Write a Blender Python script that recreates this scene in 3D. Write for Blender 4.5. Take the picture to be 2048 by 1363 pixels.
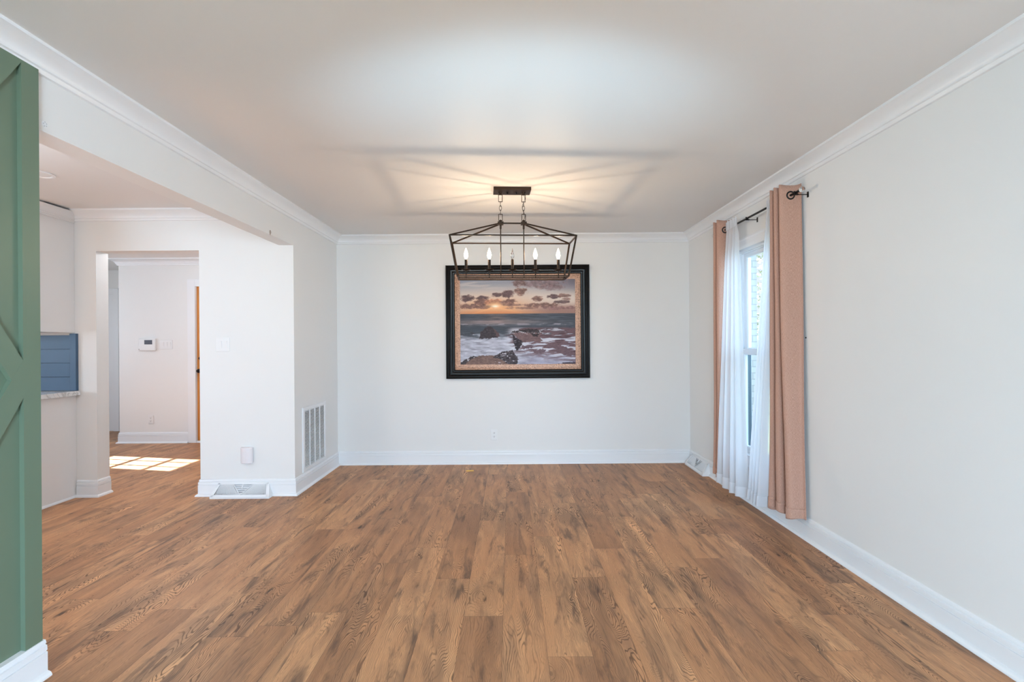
import bpy, math, random
import numpy as np
from mathutils import Vector, Matrix
random.seed(7)
S = bpy.context.scene
COL = S.collection
PI = math.pi
for o in list(bpy.data.objects): bpy.data.objects.remove(o)

# ------------------------------------------------------------------ camera
F_PX = 965.0
cam = bpy.data.cameras.new('camera'); camo = bpy.data.objects.new('camera', cam); COL.objects.link(camo)
cam.sensor_width = 36.0; cam.lens = F_PX / 2048.0 * 36.0
cam.shift_x = 4.0 / 2048.0; cam.shift_y = 5.5 / 2048.0
cam.clip_start = 0.02
EYE = 1.285
camo.matrix_world = Matrix.Translation((0, 0, EYE)) @ Matrix.Rotation(PI/2, 4, 'X') @ Matrix.Rotation(-0.0075, 4, 'Z')
S.camera = camo

# ------------------------------------------------------------------ world, sun, daylight, added fill lights, exposure
S.view_settings.view_transform = 'Standard'
try: S.view_settings.look = 'None'
except Exception: pass
S.view_settings.gamma = 1.0
S.view_settings.use_curve_mapping = False
S.view_settings.exposure = 0.30

W = bpy.data.worlds.new('daylight_sky'); S.world = W; W.use_nodes = True
wn = W.node_tree.nodes; wl = W.node_tree.links
bg = wn['Background']; bg.inputs['Strength'].default_value = 0.95
geo = wn.new('ShaderNodeTexCoord'); sp = wn.new('ShaderNodeSeparateXYZ'); rp = wn.new('ShaderNodeValToRGB')
wl.new(geo.outputs['Generated'], sp.inputs[0]); wl.new(sp.outputs['Z'], rp.inputs[0]); wl.new(rp.outputs[0], bg.inputs[0])
rp.color_ramp.elements[0].position = 0.0; rp.color_ramp.elements[0].color = (0.92, 0.95, 1.0, 1)
rp.color_ramp.elements[1].position = 0.8; rp.color_ramp.elements[1].color = (0.55, 0.72, 1.0, 1)

SUN_TRAVEL = Vector((0.982, -0.186, 0)).normalized() * math.cos(math.radians(27)) + Vector((0, 0, -math.sin(math.radians(27))))
sun = bpy.data.lights.new('sun', 'SUN'); sun.energy = 48.0; sun.angle = 0.006; sun.color = (1.0, 0.97, 0.95)
suno = bpy.data.objects.new('sun', sun); COL.objects.link(suno)
suno.location = (-14, 8, 9); suno.rotation_euler = SUN_TRAVEL.to_track_quat('-Z', 'Y').to_euler()

def area(name, loc, aim, sx, sy, power, color, spread=PI):
    l = bpy.data.lights.new(name, 'AREA'); l.shape = 'RECTANGLE'; l.size = sx; l.size_y = sy
    l.energy = power; l.color = color; l.spread = spread
    o = bpy.data.objects.new(name, l); COL.objects.link(o); o.location = loc
    o.rotation_euler = (Vector(aim) - Vector(loc)).to_track_quat('-Z', 'Y').to_euler()
    return o
area('daylight_patio_door_left', (-0.75, -2.95, 1.05), (1.9, -1.2, -0.4), 1.4, 1.9, 190, (0.55, 0.775, 1.0), math.radians(128))
area('daylight_patio_door_right', (0.75, -2.95, 1.05), (-1.85, -1.2, -0.3), 1.4, 1.9, 195, (0.55, 0.775, 1.0), math.radians(128))
area('fill_kitchen_back', (-4.6, -2.95, 1.15), (-4.2, 2.0, 1.25), 2.4, 1.9, 9, (0.70, 0.86, 1.0))  # added frontal fill for the kitchen wall, source unseen
area('daylight_dining_window', (3.0, 3.2, 1.9), (1.9, 3.68, 1.2), 1.4, 1.6, 58, (0.52, 0.77, 1.0))
area('fill_kitchen_window', (-6.9, 1.4, 1.5), (-3.0, 2.2, 1.3), 1.8, 1.1, 40, (0.60, 0.80, 1.0))  # added fill at the unseen kitchen side window
area('fill_hall_side', (-6.94, 5.0, 1.5), (-3.5, 5.2, 1.1), 0.6, 1.1, 24, (0.65, 0.82, 1.0))  # added fill panel beside the hall window, brightens the hall wall
hl = bpy.data.lights.new('fill_hall', 'POINT'); hl.energy = 24; hl.color = (0.92, 0.95, 1.0); hl.shadow_soft_size = 0.12  # bare fill light added to lift the hall, no fixture
hlo = bpy.data.objects.new('fill_hall', hl); COL.objects.link(hlo); hlo.location = (-3.3, 5.0, 2.25)
kl = bpy.data.lights.new('fill_kitchen', 'POINT'); kl.energy = 23; kl.color = (0.70, 0.86, 1.0); kl.shadow_soft_size = 0.15  # unseen fill added for the cabinet side and kitchen ceiling
klo = bpy.data.objects.new('fill_kitchen', kl); COL.objects.link(klo); klo.location = (-3.0, 2.1, 1.85)
# the photographer's flash, bounced off the ceiling in front of the camera
fl = bpy.data.lights.new('bounce_flash', 'SPOT'); fl.energy = 330; fl.color = (0.46, 0.78, 1.0); fl.spot_size = math.radians(50); fl.spot_blend = 1.0; fl.shadow_soft_size = 0.05
flo = bpy.data.objects.new('bounce_flash', fl); COL.objects.link(flo); flo.location = (0.08, -0.25, 1.5)
flo.rotation_euler = (Vector((0.06, 2.35, 2.45)) - flo.location).to_track_quat('-Z', 'Y').to_euler(); flo.scale = (1.0, 0.23, 1.0)

# ------------------------------------------------------------------ helpers
def tag(o, label=None, cat=None, group=None, kind=None):
    if label: o['label'] = label
    if cat: o['category'] = cat
    if group: o['group'] = group
    if kind: o['kind'] = kind
    return o

class MB:
    def __init__(self): self.v = []; self.f = []
    def add(self, vs, fs):
        n = len(self.v); self.v += [tuple(p) for p in vs]; self.f += [tuple(i + n for i in q) for q in fs]; return self
    def box(self, x0, x1, y0, y1, z0, z1):
        vs = [(x0,y0,z0),(x1,y0,z0),(x1,y1,z0),(x0,y1,z0),(x0,y0,z1),(x1,y0,z1),(x1,y1,z1),(x0,y1,z1)]
        return self.add(vs, [(3,2,1,0),(4,5,6,7),(0,1,5,4),(1,2,6,5),(2,3,7,6),(3,0,4,7)])
    def prism(self, poly, axis, a, b):
        """extrude a closed 2D polygon along an axis; poly is (u,v): axis x->(y,z), y->(x,z), z->(x,y)"""
        n = len(poly)
        def P(u, v, t): return {'x': (t,u,v), 'y': (u,t,v), 'z': (u,v,t)}[axis]
        vs = [P(u,v,a) for u,v in poly] + [P(u,v,b) for u,v in poly]
        fs = [(i,(i+1)%n,n+(i+1)%n,n+i) for i in range(n)] + [tuple(range(n-1,-1,-1)), tuple(range(n,2*n))]
        return self.add(vs, fs)
    def bar(self, p, q, w, h=None, up=(0,0,1)):
        """rectangular bar between two points"""
        h = h or w; p = Vector(p); q = Vector(q); d = (q-p).normalized(); up = Vector(up)
        if abs(d.dot(up)) > 0.98: up = Vector((0,1,0))
        s = d.cross(up).normalized(); u = s.cross(d).normalized()
        vs = []
        for c in (p, q):
            for a, b in ((-1,-1),(1,-1),(1,1),(-1,1)): vs.append(c + s*(a*w/2) + u*(b*h/2))
        return self.add(vs, [(0,1,2,3),(7,6,5,4),(0,4,5,1),(1,5,6,2),(2,6,7,3),(3,7,4,0)])
    def tube(self, pts, r, n=10, closed=False):
        pts = [Vector(p) for p in pts]; m = len(pts); rings = []
        rr = r if isinstance(r, (list, tuple)) else [r]*m
        prev = None
        for i, p in enumerate(pts):
            if closed: d = (pts[(i+1)%m] - pts[i-1]).normalized()
            else: d = (pts[min(i+1,m-1)] - pts[max(i-1,0)]).normalized()
            if prev is None:
                a = Vector((0,0,1)) if abs(d.z) < 0.9 else Vector((1,0,0))
                s = d.cross(a).normalized()
            else: s = (prev - d*prev.dot(d)).normalized()
            prev = s; u = d.cross(s)
            rings.append([p + s*math.cos(2*PI*k/n)*rr[i] + u*math.sin(2*PI*k/n)*rr[i] for k in range(n)])
        vs = [v for r_ in rings for v in r_]; fs = []
        for i in range(m if closed else m-1):
            j = (i+1) % m
            for k in range(n): fs.append((i*n+k, i*n+(k+1)%n, j*n+(k+1)%n, j*n+k))
        if not closed: fs += [tuple(range(n-1,-1,-1)), tuple((m-1)*n+k for k in range(n))]
        return self.add(vs, fs)
    def lathe(self, prof, c=(0,0,0), n=20, axis='z'):
        """revolve (r,t) profile about an axis through c"""
        vs = []; m = len(prof); c = Vector(c)
        for r, t in prof:
            for k in range(n):
                a = 2*PI*k/n; p, q = r*math.cos(a), r*math.sin(a)
                vs.append(c + Vector({'z': (p,q,t), 'y': (p,t,-q), 'x': (t,p,q)}[axis]))
        fs = [(i*n+k, i*n+(k+1)%n, (i+1)*n+(k+1)%n, (i+1)*n+k) for i in range(m-1) for k in range(n)]
        if prof[0][0] > 1e-6: fs.append(tuple(range(n-1,-1,-1)))
        if prof[-1][0] > 1e-6: fs.append(tuple((m-1)*n+k for k in range(n)))
        return self.add(vs, fs)
    def sweep(self, path, prof, seg=None, z0=0.0, cap=True):
        """sweep profile (d,z) along a mitred 2D polyline; d grows to the right of travel. seg=(i,j) picks part of it"""
        P = [Vector((a,b)) for a,b in path]; m = len(P); rings = []
        for i in range(m):
            def nrm(a, b): d = (b-a).normalized(); return Vector((d.y, -d.x))
            if i == 0: off = nrm(P[0],P[1])
            elif i == m-1: off = nrm(P[-2],P[-1])
            else:
                n1, n2 = nrm(P[i-1],P[i]), nrm(P[i],P[i+1]); off = (n1+n2) / (1 + n1.dot(n2))
            rings.append([(P[i].x+off.x*d, P[i].y+off.y*d, z0+z) for d,z in prof])
        a, b = seg or (0, m-1); k = len(prof); base = []; fs = []
        for i in range(a, b+1): base += rings[i]
        for i in range(b-a):
            for j in range(k-1): fs.append((i*k+j, i*k+j+1, (i+1)*k+j+1, (i+1)*k+j))
        if cap: fs += [tuple(range(k-1,-1,-1)), tuple((b-a)*k+j for j in range(k))]
        return self.add(base, fs)
    def rectframe(self, u0, u1, v0, v1, prof, place):
        """mitred rectangular frame; prof = (inset, out); place maps (u,v,out)->xyz"""
        k = len(prof); vs = []
        for su, sv in ((0,0),(1,0),(1,1),(0,1)):
            for ins, out in prof:
                u = u0+ins if su == 0 else u1-ins; v = v0+ins if sv == 0 else v1-ins
                vs.append(place(u, v, out))
        fs = []
        for c in range(4):
            d = (c+1) % 4
            for j in range(k-1): fs.append((c*k+j, d*k+j, d*k+j+1, c*k+j+1))
        return self.add(vs, fs)
    def build(self, name, material, parent=None, smooth=False, bevel=0.0, loc=None):
        me = bpy.data.meshes.new(name); me.from_pydata(self.v, [], self.f); me.validate()
        import bmesh
        bm = bmesh.new(); bm.from_mesh(me); bmesh.ops.recalc_face_normals(bm, faces=bm.faces); bm.to_mesh(me); bm.free()
        me.materials.append(material)
        if smooth:
            for p in me.polygons: p.use_smooth = True
            try: me.set_sharp_from_angle(angle=math.radians(40))
            except Exception: pass
        o = bpy.data.objects.new(name, me); COL.objects.link(o)
        if parent is not None: o.parent = parent
        if loc is not None:
            o.location = loc
        if bevel:
            b = o.modifiers.new('bevel', 'BEVEL'); b.width = bevel; b.segments = 2; b.limit_method = 'ANGLE'
        return o

def empty(name, loc, rz=0.0):
    o = bpy.data.objects.new(name, None); COL.objects.link(o); o.location = loc; o.rotation_euler = (0,0,rz)
    o.empty_display_size = 0.05
    return o

# ------------------------------------------------------------------ materials
def lin(r, g, b):
    f = lambda c: (c/255)/12.92 if c <= 10.3 else (((c/255)+0.055)/1.055)**2.4
    return (f(r), f(g), f(b), 1.0)
def mat(name, color, rough=0.5, metal=0.0, bump=0.0, bscale=120.0, spec=0.5, var=0.0):
    m = bpy.data.materials.new(name); m.use_nodes = True; nt = m.node_tree; b = nt.nodes['Principled BSDF']
    b.inputs['Base Color'].default_value = color; b.inputs['Roughness'].default_value = rough; b.inputs['Metallic'].default_value = metal
    b.inputs['Specular IOR Level'].default_value = spec
    tc = nt.nodes.new('ShaderNodeTexCoord')
    if bump or var:
        nz = nt.nodes.new('ShaderNodeTexNoise'); nz.inputs['Scale'].default_value = bscale; nz.inputs['Detail'].default_value = 4
        nt.links.new(tc.outputs['Object'], nz.inputs['Vector'])
        if bump:
            bp = nt.nodes.new('ShaderNodeBump'); bp.inputs['Strength'].default_value = bump; bp.inputs['Distance'].default_value = 0.002
            nt.links.new(nz.outputs['Fac'], bp.inputs['Height']); nt.links.new(bp.outputs[0], b.inputs['Normal'])
        if var:
            mx = nt.nodes.new('ShaderNodeMix'); mx.data_type = 'RGBA'
            mx.inputs[6].default_value = tuple(c*(1-var) for c in color[:3])+(1,); mx.inputs[7].default_value = tuple(min(1,c*(1+var)) for c in color[:3])+(1,)
            nt.links.new(nz.outputs['Fac'], mx.inputs[0]); nt.links.new(mx.outputs[2], b.inputs['Base Color'])
    return m
M = {}
M['wall'] = mat('wall_paint', (0.80, 0.795, 0.785, 1), 0.45, bump=0.10, bscale=300, spec=0.35)
M['ceiling'] = mat('ceiling_paint', (0.78, 0.77, 0.765, 1), 0.5, bump=0.08, bscale=200, spec=0.35)
M['trim'] = mat('white_trim_gloss', (0.83, 0.84, 0.86, 1), 0.28)
M['green'] = mat('sage_green_paint', lin(106, 125, 106), 0.4, bump=0.05)
M['blue'] = mat('blue_shiplap_paint', lin(64, 94, 124), 0.4, var=0.06, bscale=6)
M['cabinet'] = mat('cabinet_white', (0.80, 0.79, 0.785, 1), 0.35)
M['bronze'] = mat('dark_bronze_metal', lin(58, 45, 36), 0.32, 0.8, bump=0.05)
M['black'] = mat('black_metal', lin(24, 22, 22), 0.4, 0.5)
M['frame'] = mat('black_lacquer_frame', lin(16, 15, 15), 0.26, spec=0.25)
M['plastic'] = mat('white_plastic', (0.82, 0.82, 0.82, 1), 0.32)
M['ivory'] = mat('warm_white_plastic', (0.78, 0.74, 0.76, 1), 0.4)
M['dark'] = mat('dark_void', lin(28, 28, 30), 0.8)
M['slot'] = mat('socket_slot', lin(60, 58, 56), 0.7)
M['screen'] = mat('lcd_screen_grey', lin(80, 82, 92), 0.25)
M['knob'] = mat('aged_bronze_knob', lin(40, 32, 28), 0.3, 0.8)
M['yellow'] = mat('pine_offcut', lin(224, 178, 92), 0.6)
M['vinyl'] = mat('white_vinyl_sash', (0.80, 0.84, 0.88, 1), 0.3)
M['frame_shade'] = mat('slate_frame_shade', lin(84,106,118), 0.5)  # slate blue stands for the shaded window frame
M['grass'] = mat('lawn', lin(120, 130, 86), 0.9, var=0.4, bscale=8)
M['bark'] = mat('bark', lin(95, 80, 66), 0.9, var=0.3, bscale=20)
M['leaf'] = mat('leaf_green', lin(150, 166, 136), 0.6, var=0.3, bscale=3)
M['louvre'] = mat('white_enamel', (0.80, 0.81, 0.83, 1), 0.3)

def nodes(name):
    m = bpy.data.materials.new(name); m.use_nodes = True; nt = m.node_tree
    return m, nt, nt.nodes['Principled BSDF'], nt.nodes.new, nt.links.new
def math_n(nt, op, a, b=None, c=None, clamp=False):
    n = nt.nodes.new('ShaderNodeMath'); n.operation = op; n.use_clamp = clamp
    for i, x in enumerate((a, b, c)):
        if x is None: continue
        if isinstance(x, (int, float)): n.inputs[i].default_value = x
        else: nt.links.new(x, n.inputs[i])
    return n.outputs[0]
def mix_n(nt, fac, a, b, blend='MIX'):
    n = nt.nodes.new('ShaderNodeMix'); n.data_type = 'RGBA'; n.blend_type = blend
    for i, x in ((0, fac), (6, a), (7, b)):
        if isinstance(x, (int, float)): n.inputs[i].default_value = x
        elif isinstance(x, tuple): n.inputs[i].default_value = x
        else: nt.links.new(x, n.inputs[i])
    return n.outputs[2]
def maprange(nt, v, a, b, c=0.0, d=1.0, smooth=True):
    n = nt.nodes.new('ShaderNodeMapRange'); n.interpolation_type = 'SMOOTHSTEP' if smooth else 'LINEAR'
    nt.links.new(v, n.inputs[0])
    for i, x in enumerate((a, b, c, d)): n.inputs[i+1].default_value = x
    return n.outputs[0]
def combine(nt, x, y, z):
    n = nt.nodes.new('ShaderNodeCombineXYZ')
    for i, v in enumerate((x, y, z)):
        if isinstance(v, (int, float)): n.inputs[i].default_value = v
        else: nt.links.new(v, n.inputs[i])
    return n.outputs[0]
def noise(nt, vec, scale=1.0, detail=3.0, rough=0.5, dist=0.0):
    n = nt.nodes.new('ShaderNodeTexNoise'); nt.links.new(vec, n.inputs['Vector'])
    n.inputs['Scale'].default_value = scale; n.inputs['Detail'].default_value = detail
    n.inputs['Roughness'].default_value = rough; n.inputs['Distortion'].default_value = dist
    return n.outputs['Fac']

PW, PL = 0.187, 1.235                                               # plank width, length
def floor_material():
    m, nt, b, N, L = nodes('oak_plank_floor')
    uv = N('ShaderNodeUVMap'); uv.uv_map = 'UVMap'
    s = N('ShaderNodeSeparateXYZ'); L(uv.outputs[0], s.inputs[0]); u, v = s.outputs[0], s.outputs[1]
    at = N('ShaderNodeAttribute'); at.attribute_name = 'plank'
    r = N('ShaderNodeSeparateColor'); L(at.outputs['Color'], r.inputs[0]); r0, r1, r2 = r.outputs
    ou = math_n(nt, 'MULTIPLY', r0, 37.0); ov = math_n(nt, 'MULTIPLY', r1, 53.0); ow = math_n(nt, 'MULTIPLY', r2, 19.0)
    def vec(su, sv): return combine(nt, math_n(nt, 'MULTIPLY_ADD', u, su, ou), math_n(nt, 'MULTIPLY_ADD', v, sv, ov), ow)
    # knots
    vo = N('ShaderNodeTexVoronoi'); vo.feature = 'F1'; L(vec(6.0, 2.1), vo.inputs['Vector']); vo.inputs['Scale'].default_value = 1.0
    kd = vo.outputs['Distance']
    kdn = math_n(nt, 'ADD', kd, math_n(nt, 'MULTIPLY_ADD', noise(nt, vec(60.0, 16.0), 1.0, 3.0, 0.6), 0.14, -0.07))
    sel = N('ShaderNodeSeparateColor'); L(vo.outputs['Color'], sel.inputs[0])
    has = math_n(nt, 'GREATER_THAN', sel.outputs[0], 0.40)
    knot = math_n(nt, 'MULTIPLY', maprange(nt, kdn, 0.02, 0.10, 1.0, 0.0), has)
    halo = math_n(nt, 'MULTIPLY', maprange(nt, kd, 0.0, 0.55, 1.0, 0.0), has)
    # cathedral grain: contours of a stretched field
    f1 = noise(nt, vec(6.0, 1.5), 1.0, 2.5, 0.5, 0.5)
    c = math_n(nt, 'SUBTRACT', math_n(nt, 'MULTIPLY', u, 1/PW), math_n(nt, 'MULTIPLY_ADD', r1, 0.5, 0.25))
    par = math_n(nt, 'MULTIPLY', math_n(nt, 'ABSOLUTE', c), 0.75)
    field = math_n(nt, 'ADD', math_n(nt, 'ADD', math_n(nt, 'MULTIPLY', f1, 1.25), par), math_n(nt, 'MULTIPLY', halo, 0.5))
    wob = noise(nt, vec(40.0, 9.0), 1.0, 2.0, 0.5)
    field = math_n(nt, 'MULTIPLY_ADD', wob, 0.05, field)
    ring = math_n(nt, 'SINE', math_n(nt, 'MULTIPLY', field, 172.0))
    ring = maprange(nt, ring, 0.25, 1.0, 0.0, 1.0)
    rmask = maprange(nt, noise(nt, vec(5.0, 1.7), 1.0, 2.0, 0.5), 0.40, 0.66, 0.06, 1.0)
    ring = math_n(nt, 'MULTIPLY', ring, rmask)
    fine = math_n(nt, 'SINE', math_n(nt, 'MULTIPLY_ADD', u, 1500.0, math_n(nt, 'MULTIPLY', noise(nt, vec(14.0, 2.6), 1.0, 4.0, 0.6), 85.0)))
    fine = math_n(nt, 'MULTIPLY', maprange(nt, fine, 0.0, 1.0, 0.0, 1.0), math_n(nt, 'SUBTRACT', 1.0, rmask))
    pore = maprange(nt, noise(nt, vec(420.0, 7.0), 1.0, 2.0, 0.6), 0.45, 0.75, 0.0, 1.0)
    streak = noise(nt, vec(22.0, 0.9), 1.0, 3.0, 0.55)
    patch = maprange(nt, noise(nt, vec(7.0, 1.6), 1.0, 2.0, 0.5, 0.3), 0.28, 0.72, 0.0, 1.0)
    smudge = maprange(nt, noise(nt, vec(15.0, 2.6), 1.0, 5.0, 0.62, 0.5), 0.53, 0.70, 0.0, 1.0)
    crack = maprange(nt, math_n(nt, 'ABSOLUTE', math_n(nt, 'SUBTRACT', noise(nt, vec(9.0, 1.2), 1.0, 2.0, 0.5, 0.4), 0.60)), 0.0, 0.018, 1.0, 0.0)
    tone = N('ShaderNodeValToRGB'); L(math_n(nt, 'ADD', math_n(nt, 'MULTIPLY', r2, 0.42), math_n(nt, 'MULTIPLY_ADD', streak, 0.35, math_n(nt, 'MULTIPLY', patch, 0.40))), tone.inputs[0])
    cr = tone.color_ramp
    cr.elements[0].position = 0.10; cr.elements[0].color = lin(150, 107, 78)
    cr.elements[1].position = 0.95; cr.elements[1].color = lin(234, 178, 130)
    e = cr.elements.new(0.5); e.color = lin(206, 150, 107)
    col = tone.outputs[0]
    gm = maprange(nt, noise(nt, vec(9.0, 1.7), 1.0, 4.0, 0.6, 0.4), 0.42, 0.64, 0.0, 1.0)
    col = mix_n(nt, math_n(nt, 'MULTIPLY', gm, 0.6), col, lin(142, 106, 82))
    col = mix_n(nt, math_n(nt, 'MULTIPLY', ring, 0.74), col, lin(76, 53, 41))
    col = mix_n(nt, math_n(nt, 'MULTIPLY', fine, 0.5), col, lin(104, 72, 53))
    col = mix_n(nt, math_n(nt, 'MULTIPLY', pore, 0.22), col, lin(98, 70, 54))
    col = mix_n(nt, math_n(nt, 'MULTIPLY', smudge, 0.68), col, lin(86, 66, 56))
    col = mix_n(nt, math_n(nt, 'MULTIPLY', halo, 0.22), col, lin(110, 74, 54))
    col = mix_n(nt, math_n(nt, 'MULTIPLY', crack, 0.30), col, lin(76, 58, 50))
    col = mix_n(nt, math_n(nt, 'MULTIPLY', knot, 0.85), col, lin(52, 36, 28))
    # seams
    def edge(x, full): return math_n(nt, 'MINIMUM', x, math_n(nt, 'SUBTRACT', full, x))
    ed = math_n(nt, 'MINIMUM', edge(u, PW), edge(v, PL))
    seam = maprange(nt, ed, 0.0004, 0.0018, 1.0, 0.0)
    col = mix_n(nt, math_n(nt, 'MULTIPLY', seam, 0.45), col, lin(70, 50, 40))
    L(col, b.inputs['Base Color'])
    rg = math_n(nt, 'MULTIPLY_ADD', ring, 0.10, 0.46); L(rg, b.inputs['Roughness'])
    b.inputs['Specular IOR Level'].default_value = 0.32
    h = math_n(nt, 'SUBTRACT', math_n(nt, 'MULTIPLY', ring, -0.3), math_n(nt, 'MULTIPLY_ADD', pore, 0.35, math_n(nt, 'MULTIPLY', seam, 1.0)))
    bp = N('ShaderNodeBump'); bp.inputs['Strength'].default_value = 0.25; bp.inputs['Distance'].default_value = 0.0012
    L(h, bp.inputs['Height']); L(bp.outputs[0], b.inputs['Normal'])
    return m
M['floor'] = floor_material()

def fabric_material():
    m, nt, b, N, L = nodes('rose_beige_linen')
    tc = N('ShaderNodeTexCoord'); s = N('ShaderNodeSeparateXYZ'); L(tc.outputs['Object'], s.inputs[0])
    uvn = N('ShaderNodeUVMap'); uvn.uv_map = 'UVMap'; su = N('ShaderNodeSeparateXYZ'); L(uvn.outputs[0], su.inputs[0])
    wv = noise(nt, combine(nt, math_n(nt, 'MULTIPLY', su.outputs[0], 160.0), math_n(nt, 'MULTIPLY', s.outputs[2], 900.0), 0.0), 1.0, 2.0)
    wh = noise(nt, combine(nt, math_n(nt, 'MULTIPLY', su.outputs[0], 1300.0), math_n(nt, 'MULTIPLY', s.outputs[2], 70.0), 3.0), 1.0, 2.0)
    f = math_n(nt, 'MULTIPLY_ADD', wv, 0.6, math_n(nt, 'MULTIPLY', wh, 0.4))
    f = maprange(nt, f, 0.35, 0.65)
    L(mix_n(nt, f, lin(170, 126, 108), lin(210, 169, 150)), b.inputs['Base Color'])
    b.inputs['Roughness'].default_value = 0.85; b.inputs['Specular IOR Level'].default_value = 0.15
    try: b.inputs['Sheen Weight'].default_value = 0.15
    except Exception: pass
    bp = N('ShaderNodeBump'); bp.inputs['Strength'].default_value = 0.3; bp.inputs['Distance'].default_value = 0.001
    L(f, bp.inputs['Height']); L(bp.outputs[0], b.inputs['Normal'])
    return m
M['linen'] = fabric_material()
def sheer_material(name, opacity):
    m, nt, b, N, L = nodes(name)
    out = nt.nodes['Material Output']; nt.nodes.remove(b)
    tc = N('ShaderNodeTexCoord'); s = N('ShaderNodeSeparateXYZ'); L(tc.outputs['Object'], s.inputs[0])
    w = noise(nt, combine(nt, math_n(nt, 'MULTIPLY', s.outputs[1], 700.0), math_n(nt, 'MULTIPLY', s.outputs[2], 700.0), 0.0), 1.0, 2.0)
    d = N('ShaderNodeBsdfDiffuse'); d.inputs[0].default_value = (0.86, 0.87, 0.90, 1)
    t = N('ShaderNodeBsdfTranslucent'); t.inputs[0].default_value = (0.86, 0.88, 0.92, 1)
    tr = N('ShaderNodeBsdfTransparent'); tr.inputs[0].default_value = (0.97, 0.98, 1, 1)
    m1 = N('ShaderNodeMixShader'); m1.inputs[0].default_value = 0.45; L(d.outputs[0], m1.inputs[1]); L(t.outputs[0], m1.inputs[2])
    m2 = N('ShaderNodeMixShader'); L(maprange(nt, w, 0.3, 0.7, opacity-0.02, opacity+0.02), m2.inputs[0])
    L(tr.outputs[0], m2.inputs[1]); L(m1.outputs[0], m2.inputs[2]); L(m2.outputs[0], out.inputs[0])
    return m
M['sheer'] = sheer_material('white_sheer_voile', 0.74)
M['hem'] = sheer_material('white_sheer_hem', 0.93)
def glass_material(name, tint=(1,1,1,1), refl=0.06):
    m, nt, b, N, L = nodes(name); out = nt.nodes['Material Output']; nt.nodes.remove(b)
    tr = N('ShaderNodeBsdfTransparent'); tr.inputs[0].default_value = tint
    g = N('ShaderNodeBsdfGlossy'); g.inputs['Roughness'].default_value = 0.02
    ms = N('ShaderNodeMixShader'); ms.inputs[0].default_value = refl; L(tr.outputs[0], ms.inputs[1]); L(g.outputs[0], ms.inputs[2]); L(ms.outputs[0], out.inputs[0])
    return m
M['glass'] = glass_material('window_glass', (0.93, 0.97, 1.0, 1))
def clear_glass():
    m, nt, b, N, L = nodes('clear_glass')
    b.inputs['Base Color'].default_value = (1, 1, 1, 1); b.inputs['Roughness'].default_value = 0.03
    b.inputs['Transmission Weight'].default_value = 1.0; b.inputs['IOR'].default_value = 1.45
    return m
M['clear'] = clear_glass()
def emit(name, color, strength):
    m, nt, b, N, L = nodes(name); out = nt.nodes['Material Output']; nt.nodes.remove(b)
    e = N('ShaderNodeEmission'); e.inputs[0].default_value = color; e.inputs[1].default_value = strength; L(e.outputs[0], out.inputs[0])
    return m
def glow_glass(name, color, strength):
    m, nt, b, N, L = nodes(name); out = nt.nodes['Material Output']; nt.nodes.remove(b)
    e = N('ShaderNodeEmission'); e.inputs[0].default_value = color; e.inputs[1].default_value = strength
    t = N('ShaderNodeBsdfTransparent'); a = N('ShaderNodeAddShader'); L(e.outputs[0], a.inputs[0]); L(t.outputs[0], a.inputs[1]); L(a.outputs[0], out.inputs[0])
    return m
M['bulb'] = glow_glass('lit_candle_bulb', (1.0, 0.80, 0.56, 1), 14.0)
def liner_material():
    m, nt, b, N, L = nodes('mottled_copper_liner')
    tc = N('ShaderNodeTexCoord')
    mp = N('ShaderNodeMapping'); mp.inputs['Scale'].default_value = (1.0, 1.0, 1.0); L(tc.outputs['Object'], mp.inputs[0])
    n1 = noise(nt, mp.outputs[0], 120.0, 5.0, 0.75, 1.0); f = maprange(nt, n1, 0.34, 0.60)
    L(mix_n(nt, f, lin(96, 68, 58), lin(216, 172, 146)), b.inputs['Base Color'])
    b.inputs['Roughness'].default_value = 0.42; b.inputs['Metallic'].default_value = 0.25
    return m
M['liner'] = liner_material()
def wood_material(name, c0, c1):
    m, nt, b, N, L = nodes(name)
    tc = N('ShaderNodeTexCoord'); mp = N('ShaderNodeMapping'); mp.inputs['Scale'].default_value = (26, 26, 1.6); L(tc.outputs['Object'], mp.inputs[0])
    f = noise(nt, mp.outputs[0], 1.0, 4.0, 0.6, 0.8)
    L(mix_n(nt, maprange(nt, f, 0.3, 0.7), c0, c1), b.inputs['Base Color']); b.inputs['Roughness'].default_value = 0.35
    return m
M['doorwood'] = wood_material('honey_stained_wood', lin(186, 112, 42), lin(226, 154, 76))
def marble_material():
    m, nt, b, N, L = nodes('white_veined_counter')
    tc = N('ShaderNodeTexCoord'); n1 = noise(nt, tc.outputs['Object'], 5.0, 5.0, 0.6, 1.6)
    f = maprange(nt, math_n(nt, 'ABSOLUTE', math_n(nt, 'SUBTRACT', n1, 0.5)), 0.0, 0.05, 1.0, 0.0)
    L(mix_n(nt, math_n(nt, 'MULTIPLY', f, 0.5), (0.78, 0.78, 0.78, 1), lin(150, 148, 146)), b.inputs['Base Color']); b.inputs['Roughness'].default_value = 0.2
    return m
M['marble'] = marble_material()
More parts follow.
